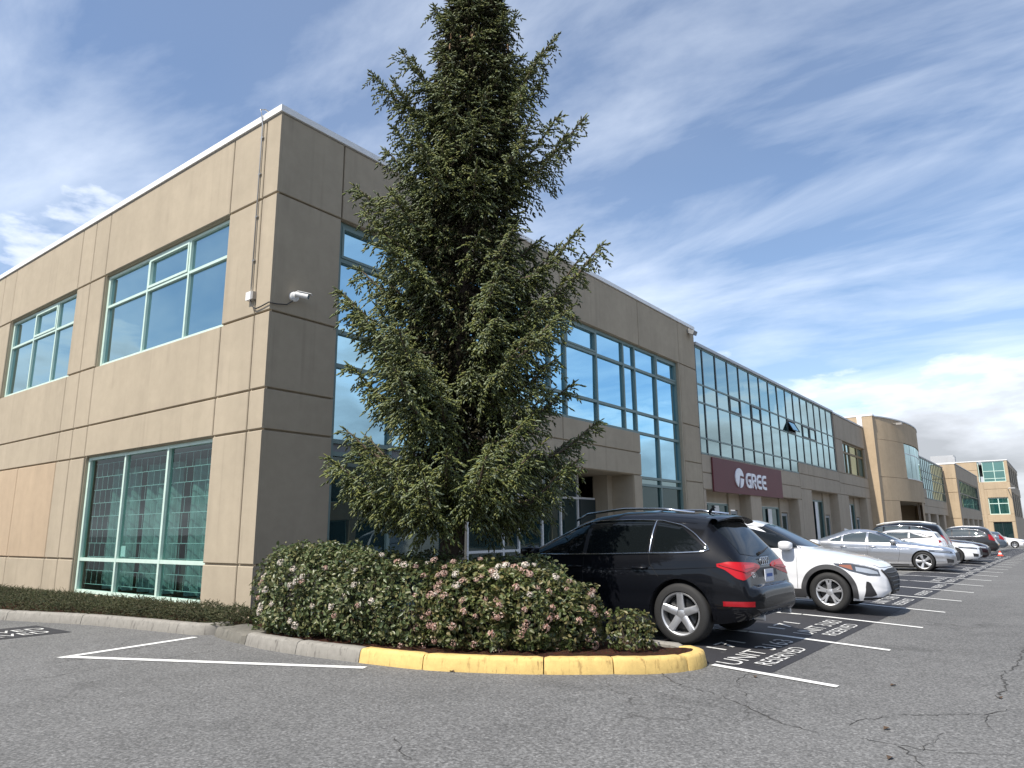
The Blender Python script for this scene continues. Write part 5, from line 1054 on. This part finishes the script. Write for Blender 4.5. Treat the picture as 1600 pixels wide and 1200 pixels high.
# boughs that make the outline: photo tip -> azimuth seen from the camera, left or right, a little towards or away
VL = np.array([AX_R[0], AX_R[1], 0]); VL /= np.linalg.norm(VL); VF = np.array([AX_F[0], AX_F[1], 0]); VF /= np.linalg.norm(VF)
def outline_bough(px, py, depth_shift, z_drop, sag=.22, uptip=.22, dens=1.0):
    tip = ray_at(px, py, 9.55+depth_shift); bx_, by_ = trunk_x(tip[2]); v = tip-np.array([bx_, by_, 0]); ln = float(np.hypot(v[0], v[1])); az = math.atan2(v[1], v[0]); up = uptip*.38**1.6*3.0; z0 = tip[2]-ln*(up)+z_drop
    branch(z0, az, ln, -z_drop/ln, sag, uptip, dens)
for a in ((585, 116, 0, -.30, .12, .30), (632, 82, -.3, -.35, .1, .3), (604, 236, -.2, -.05), (556, 292, .1, .05), (572, 330, -.5, .1), (530, 455, -.2, .10), (560, 420, .5, .05), (548, 572, -.35, .02), (600, 580, -.7, .02), (517, 745, -.25, .12), (540, 700, .35, .15), (560, 790, -.5, .25, .08, .0), (600, 745, -.9, .15),
          (868, 60, .0, -.45, .05, .4), (915, 184, .1, -.35, .12, .38), (872, 182, -.5, -.1), (845, 130, -.3, -.2, .1, .35), (942, 384, .0, -.15, .2, .35), (905, 360, -.5, -.1, .15, .3), (880, 455, .5, .1), (893, 480, -.4, .1), (865, 500, -.7, .05), (935, 660, .35, .18, .2, .2), (895, 600, .0, .1), (870, 560, -.5, .1), (905, 745, -.2, .0, .2, .25), (880, 760, .4, .15), (800, 755, -.9, .2, .12, .1), (770, 720, -1.1, .05), (700, 735, -1.3, .15), (655, 755, -1.0, .2), (530, 755, -.6, .15), (560, 735, -.9, .12), (545, 470, -.6, .1), (590, 480, -1.0, .1), (600, 560, -1.0, .1), (850, 720, -.8, .05), (840, 640, -.7, .1), (610, 300, -.8, .05), (640, 190, -.6, -.1, .1, .3)):
    if a[1] > 690: a = (a[0], a[1]-28)+tuple(a[2:])                      # the skirt clears the hedge
    outline_bough(*a)
    px_, py_, ds_ = a[:3]; k_ = 703+(px_-703)*rg.uniform(.72, .9); outline_bough(k_, py_+rg.uniform(5, 30), ds_+rg.choice((-1, 1))*rg.uniform(.25, .5), *a[3:])
# the whorls all round
z = 2.2
while z < 11.0:
    R = np.interp(z, [1.5, 2.6, 3.4, 5.0, 6.5, 7.5, 8.5, 9.5, 10.4, 11.3], [1.35, 1.4, 1.3, 1.3, 1.2, 1.05, .82, .42, .28, .10]); nb_ = 5
    if 2.55 < z < 3.2: nb_ = 1
    a0 = rg.uniform(0, 6.28)
    for k in range(nb_):
        az = a0+2*math.pi*k/nb_+rg.normal(0, .18); ln = R*rg.uniform(.55, 1.02); hi = z > 8.4
        branch(z+rg.normal(0, .06), az, ln, rg.uniform(.05, .25) if hi else rg.uniform(-.25, .05), rg.uniform(.05, .15) if hi else rg.uniform(.12, .26), rg.uniform(.1, .3), .95)
    z += .26 if z < 8 else .19
for k in range(90): 
    zz = rg.uniform(9.5, 11.4); add_shoots(np.array([[*trunk_x(zz), zz]])+rg.normal(0, .03, (1, 3)), unit(rg.normal(0, 1, (1, 3))+np.array([[0, 0, .5]])), np.array([.09]))
SP, SD, SL = np.vstack(SH_P), np.vstack(SH_D), np.concatenate(SH_L)
def needles(SP, SD, SL, per, w_, ln):
    """every shoot is a little bottle brush of needle blades round its axis"""
    n = len(SP); ref = np.where(np.abs(SD[:, 2:3]) > .9, np.array([[1.0, 0, 0]]), np.array([[0, 0, 1.0]])); e1 = unit(np.cross(SD, ref)); e2 = np.cross(SD, e1)
    k = np.arange(per); t = (k+.5)/per; ph = k*2.399963+rg.uniform(0, 6.28, (n, 1)); rad = e1[:, None]*np.cos(ph)[..., None]+e2[:, None]*np.sin(ph)[..., None]
    base = SP[:, None]+SD[:, None]*(SL[:, None]*t)[..., None]; lnn = ln*rg.uniform(.75, 1.15, (n, per, 1))*(1.0-.35*t[None, :, None]); tip = base+unit(rad*.8+SD[:, None]*.75)*lnn; side = np.cross(rad, SD[:, None])*w_/2
    V = np.stack([base-side, base+side, tip], 2).reshape(-1, 3); return V, np.arange(len(V)).reshape(-1, 3)
# solid spindles (the shoot's own body) keep the brush opaque
def spindles(SP, SD, SL, r, rings=((.45, 1.0),)):
    n = len(SP); ref = np.where(np.abs(SD[:, 2:3]) > .9, np.array([[1.0, 0, 0]]), np.array([[0, 0, 1.0]])); e1 = unit(np.cross(SD, ref)); e2 = np.cross(SD, e1); A_ = np.array([0, 2.094, 4.189]); parts = [SP[:, None]]
    for (t, k) in rings: parts.append(SP[:, None]+SD[:, None]*(SL*t)[:, None, None]+(e1[:, None]*np.cos(A_+t)[None, :, None]+e2[:, None]*np.sin(A_+t)[None, :, None])*r*k)
    parts.append((SP+SD*SL[:, None])[:, None]); V = np.concatenate(parts, 1); m = V.shape[1]; f = [[0, 2, 1], [0, 3, 2], [0, 1, 3]]
    for q in range(len(rings)-1):
        for j in range(3): a_, b_ = 1+q*3+j, 1+q*3+(j+1) % 3; f += [[a_, b_, b_+3], [a_, b_+3, a_+3]]
    o_ = 1+(len(rings)-1)*3; f += [[m-1, o_, o_+1], [m-1, o_+1, o_+2], [m-1, o_+2, o_]]
    return V.reshape(-1, 3), ((np.arange(n)*m)[:, None, None]+np.array(f)[None]).reshape(-1, 3)
V1, F1 = needles(SP, SD, SL, 5, .0075, .019); V2, F2_ = spindles(SP, SD, SL, .0112, ((.22, .9), (.72, 1.0)))
crown = np_mesh('crown', np.vstack([V1, V2]), np.vstack([F1, F2_+len(V1)]), 'needles', spruce); None
# dead, matted inner twigs, added to block light and darken the crown's heart
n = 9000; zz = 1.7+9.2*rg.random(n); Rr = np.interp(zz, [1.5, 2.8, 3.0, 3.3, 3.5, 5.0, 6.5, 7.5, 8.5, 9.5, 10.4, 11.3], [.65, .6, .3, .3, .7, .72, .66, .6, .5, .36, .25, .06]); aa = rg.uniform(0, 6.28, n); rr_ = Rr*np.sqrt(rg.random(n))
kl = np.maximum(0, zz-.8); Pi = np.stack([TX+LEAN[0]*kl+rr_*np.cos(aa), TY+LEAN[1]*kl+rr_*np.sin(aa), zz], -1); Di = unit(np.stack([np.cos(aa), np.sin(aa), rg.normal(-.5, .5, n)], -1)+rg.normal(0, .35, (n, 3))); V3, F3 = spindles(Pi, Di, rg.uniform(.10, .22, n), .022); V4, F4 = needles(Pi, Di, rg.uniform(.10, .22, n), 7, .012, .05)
np_mesh('inner_fill_twigs', np.vstack([V3, V4]), np.vstack([F3, F4+len(V3)]), 'dark_fill_twig', spruce)
bo = BR.build('boughs', 'twig', spruce, smooth=True)
cones = MB()
for k in range(110):
    zz = rg.uniform(8.2, 10.6); a = rg.uniform(0, 6.28); r_ = rg.uniform(.25, .95)*np.interp(zz, [8, 10.6], [.9, .4]); tx_, ty_ = trunk_x(zz); c = np.array([tx_+r_*math.cos(a)*.8, ty_+r_*math.sin(a)*.8, zz]); cones.tube([c, c-np.array([0, 0, .03]), c-np.array([0, 0, .085]), c-np.array([0, 0, .10])], [.006, .013, .012, .004], 6)
tag(cones.build('cones', 'cone_brown', spruce, smooth=True), kind='stuff')
for o_ in (tr, crown, bo): pass
reparent_fix(spruce)

# flowering shrubs in the island
def leaf_cloud(centers, radii, count, size, depth=.22, seed=0, flat=.0, zmin=.12, square=2.6):
    """leaf positions on and just under the skin of a union of rounded lumps"""
    r = np.random.default_rng(seed); C = np.array(centers); R = np.array(radii); vol = (R[:, 0]*R[:, 1]+R[:, 0]*R[:, 2]+R[:, 1]*R[:, 2]); pk = r.choice(len(C), count*3, p=vol/vol.sum()); u = unit(r.normal(0, 1, (count*3, 3)))
    sq = 1/np.power((np.abs(u)**square).sum(1, keepdims=True), 1/square); sh = 1-np.abs(r.normal(0, 1, (count*3, 1)))*depth*.55; bump = 1+.07*np.sin(u[:, :1]*9+pk[:, None])+.06*np.sin(u[:, 1:2]*11+2*pk[:, None])+.05*np.sin(u[:, 2:]*10); p_ = C[pk]+u*sq*sh*R[pk]*bump
    inside = np.zeros(len(p_), bool)
    for i in range(len(C)):
        q = (np.abs((p_-C[i])/(R[i]*(1-depth*1.3)))**square).sum(1)**(1/square); inside |= (q < 1) & (pk != i)
    ok = (~inside) & (p_[:, 2] > zmin); p_ = p_[ok][:count]; nrm = unit((p_-C[pk[ok][:count]])/R[pk[ok][:count]]); return p_, nrm
def leaves(p_, nrm, size, seed, up=.35):
    r = np.random.default_rng(seed); n = len(p_); nn = unit(nrm*.6+np.array([0, 0, up])+r.normal(0, .55, (n, 3))); ax = unit(np.cross(nn, r.normal(0, 1, (n, 3)))); ax = unit(ax+np.array([0, 0, -.25])+nrm*.35); nn = unit(nn-ax*(nn*ax).sum(1, keepdims=True)); sd_ = np.cross(nn, ax); L_ = size*r.uniform(.65, 1.25, (n, 1)); W_ = L_*r.uniform(.24, .31, (n, 1)); curl = nn*L_*.10
    A_ = p_-ax*L_*.5; B_ = p_+sd_*W_+curl; C_ = p_+ax*L_*.5-curl*.8; D_ = p_-sd_*W_+curl; M1 = p_-ax*L_*.1-curl*.3; E_ = p_-ax*L_*.28+sd_*W_*.75+curl*.6; F_ = p_-ax*L_*.28-sd_*W_*.75+curl*.6; G_ = p_+ax*L_*.28+sd_*W_*.62+curl*.5; H_ = p_+ax*L_*.28-sd_*W_*.62+curl*.5
    V = np.stack([A_, E_, B_, G_, C_, H_, D_, F_, M1], 1).reshape(-1, 3); o = (np.arange(n)*9)[:, None, None]; f = np.array([[8, 0, 1], [8, 1, 2], [8, 2, 3], [8, 3, 4], [8, 4, 5], [8, 5, 6], [8, 6, 7], [8, 7, 0]])[None]; return V, (o+f).reshape(-1, 3)
def flower_mesh(mat, seed, r0=.042):
    r = np.random.default_rng(seed); V = []; F = []
    for k in range(34):
        u = unit(r.normal(0, 1, 3)+np.array([0, 0, .55])); c = u*r0*r.uniform(.8, 1.1)*np.array([1, 1, .62]); t1 = unit(np.cross(u, r.normal(0, 1, 3))); t2 = np.cross(u, t1); s_ = .0105*r.uniform(.8, 1.3); o = len(V)
        V.append(c*.93)
        for j in range(5): a = j*2*math.pi/5; V.append(c+(t1*math.cos(a)+t2*math.sin(a))*s_+u*.003)
        F += [(o, o+1+j, o+1+(j+1) % 5) for j in range(5)]
    me = bpy.data.meshes.new('flower_cluster'); me.from_pydata([tuple(v) for v in V], [], F); me.materials.append(MATS[mat]); return me
FM = {'w': [flower_mesh('petal_white', i) for i in range(3)], 'p': [flower_mesh('petal_pink', 10+i) for i in range(3)]}
def shrub(label, centers, radii, count, size, mat, flowers, seed, name='flowering_shrub', cat='shrub', group='shrubs in the kerbed island'):
    C = np.array(centers); root = empty(name, (C[:, 0].mean(), C[:, 1].mean(), .1)); tag(root, label, cat, group)
    p_, nr = leaf_cloud(centers, radii, count, size, .24, seed); V, F = leaves(p_, nr, size, seed+1); np_mesh('foliage', V, F, mat, root)
    r = np.random.default_rng(seed+5); st_ = MB()
    for c, R in zip(centers, radii):
        for k in range(7): a = r.uniform(0, 6.28); e = r.uniform(.3, .8); st_.tube([(c[0]+.08*math.cos(a), c[1]+.08*math.sin(a), .08), (c[0]+R[0]*.4*math.cos(a)*e, c[1]+R[1]*.4*math.sin(a)*e, c[2]*.7), (c[0]+R[0]*.85*math.cos(a)*e, c[1]+R[1]*.85*math.sin(a)*e, c[2]+R[2]*.5)], [.014, .010, .004], 5)
    tag(st_.build('stems', 'twig', root), kind='stuff')
    for kind, nfl, zr in flowers:
        q, nq = leaf_cloud(centers, radii, 4000, .03, .02, seed+9+nfl); cam_side = ((CAM_POS[:2]-q[:, :2])*nq[:, :2]).sum(1)/np.linalg.norm(CAM_POS[:2]-q[:, :2], axis=1); idx = np.where((cam_side > .0) & (q[:, 2] > zr[0]) & (q[:, 2] < zr[1]))[0]; r.shuffle(idx)
        for i in idx[:nfl]:
            o = link('flower_cluster', FM[kind][r.integers(3)], root); o.location = Vector(q[i]+nq[i]*.035); o.rotation_mode = 'QUATERNION'; o.rotation_quaternion = Vector(unit(nq[i]+np.array([0, 0, .5]))).to_track_quat('Z', 'Y'); s_ = r.uniform(.6, 1.1); o.scale = (s_, s_, s_)
    reparent_fix(root)
    for c in root.children: pass
    return root
shrub('leafy green shrub with white flower heads at the corner pier', [(1.95, -.40, .62), (1.55, -.35, .55), (2.35, -.25, .62)], [(.55, .55, .62), (.45, .50, .60), (.55, .62, .60)], 9500, .062, 'shrub_leaf', [('w', 26, (.3, 1.0)), ('p', 6, (.5, 1.0))], 100)
shrub('middle shrub of the hedge in front of the spruce trunk', [(3.05, -.25, .55), (3.6, -.15, .50), (3.2, .45, .60)], [(.55, .62, .58), (.50, .60, .52), (.7, .5, .52)], 9000, .060, 'shrub_leaf', [('w', 14, (.4, 1.1)), ('p', 16, (.15, 1.0))], 200)
shrub('pink flowering shrub at the yellow kerb beside the black SUV', [(4.35, .05, .50), (4.85, .30, .48), (5.25, .55, .40)], [(.62, .60, .52), (.55, .55, .48), (.42, .42, .40)], 10500, .060, 'shrub_leaf_b', [('p', 58, (.35, 1.1)), ('w', 12, (.6, 1.1)), ('p', 14, (.12, .4))], 300)
shrub('small young shrub at the rounded end of the yellow kerb', [(5.98, .72, .30)], [(.25, .24, .23)], 520, .058, 'shrub_leaf_b', [], 400, name='young_shrub')
shrub('dark green shrub against the black SUV behind the pink flowers', [(4.6, .85, .55), (3.9, .9, .55)], [(.55, .30, .52), (.5, .3, .5)], 4500, .058, 'shrub_leaf', [], 500)
# juniper carpet along the sunny wall: nobody could count the sprigs
kx = np.array([q[0] for q in pl]); ky_ = np.array([q[1] for q in pl]); n = 15000; x = rg.uniform(-15, .55, n); yk = np.interp(x, kx[:-10], ky_[:-10])+.20; t = rg.random(n); y = yk+t*(-.06-yk)
hgt = .10+.17*np.sin(np.pi*np.clip(t, .12, .95))**.7*(0.75+.25*np.sin(x*2.3)*np.sin(x*5.1+1)); zj = .11+rg.random(n)*hgt; P = np.stack([x, y, zj], -1); D = unit(np.stack([rg.normal(0, .9, n), rg.normal(-.25, .8, n), rg.uniform(.0, .75, n)], -1)); Lj = rg.uniform(.06, .13, n)
V1, F1 = needles(P, D, Lj, 9, .008, .03); V2, F2_ = spindles(P, D, Lj, .006); ju = np_mesh('juniper_groundcover', np.vstack([V1, V2]), np.vstack([F1, F2_+len(V1)]), 'juniper'); tag(ju, 'low juniper ground cover along the sunny wall', 'ground cover', kind='stuff')
# a few dead leaves and bits on the asphalt
plain('dry_leaf', (.09, .055, .03), .8); lf = MB()
for (a, b_) in ((1395, 1066), (1385, 1133), (1562, 1085), (1390, 1178), (340, 1003), (346, 1005), (706, 1062), (1180, 1060)):
    g = pix(a, b_, -.07); s_ = .045; an = random.uniform(0, 6.28); c_, n_ = math.cos(an)*s_, math.sin(an)*s_; zz = z1(g[0], g[1]); lf.add([(g[0]-c_, g[1]-n_, zz+.006), (g[0]+n_*.5, g[1]-c_*.5, zz+.02), (g[0]+c_, g[1]+n_, zz+.008), (g[0]-n_*.5, g[1]+c_*.5, zz+.022)], [(0, 1, 2, 3)])
tag(lf.build('leaf_litter', 'dry_leaf'), 'few dry brown leaves scattered on the asphalt', 'leaves', kind='stuff')
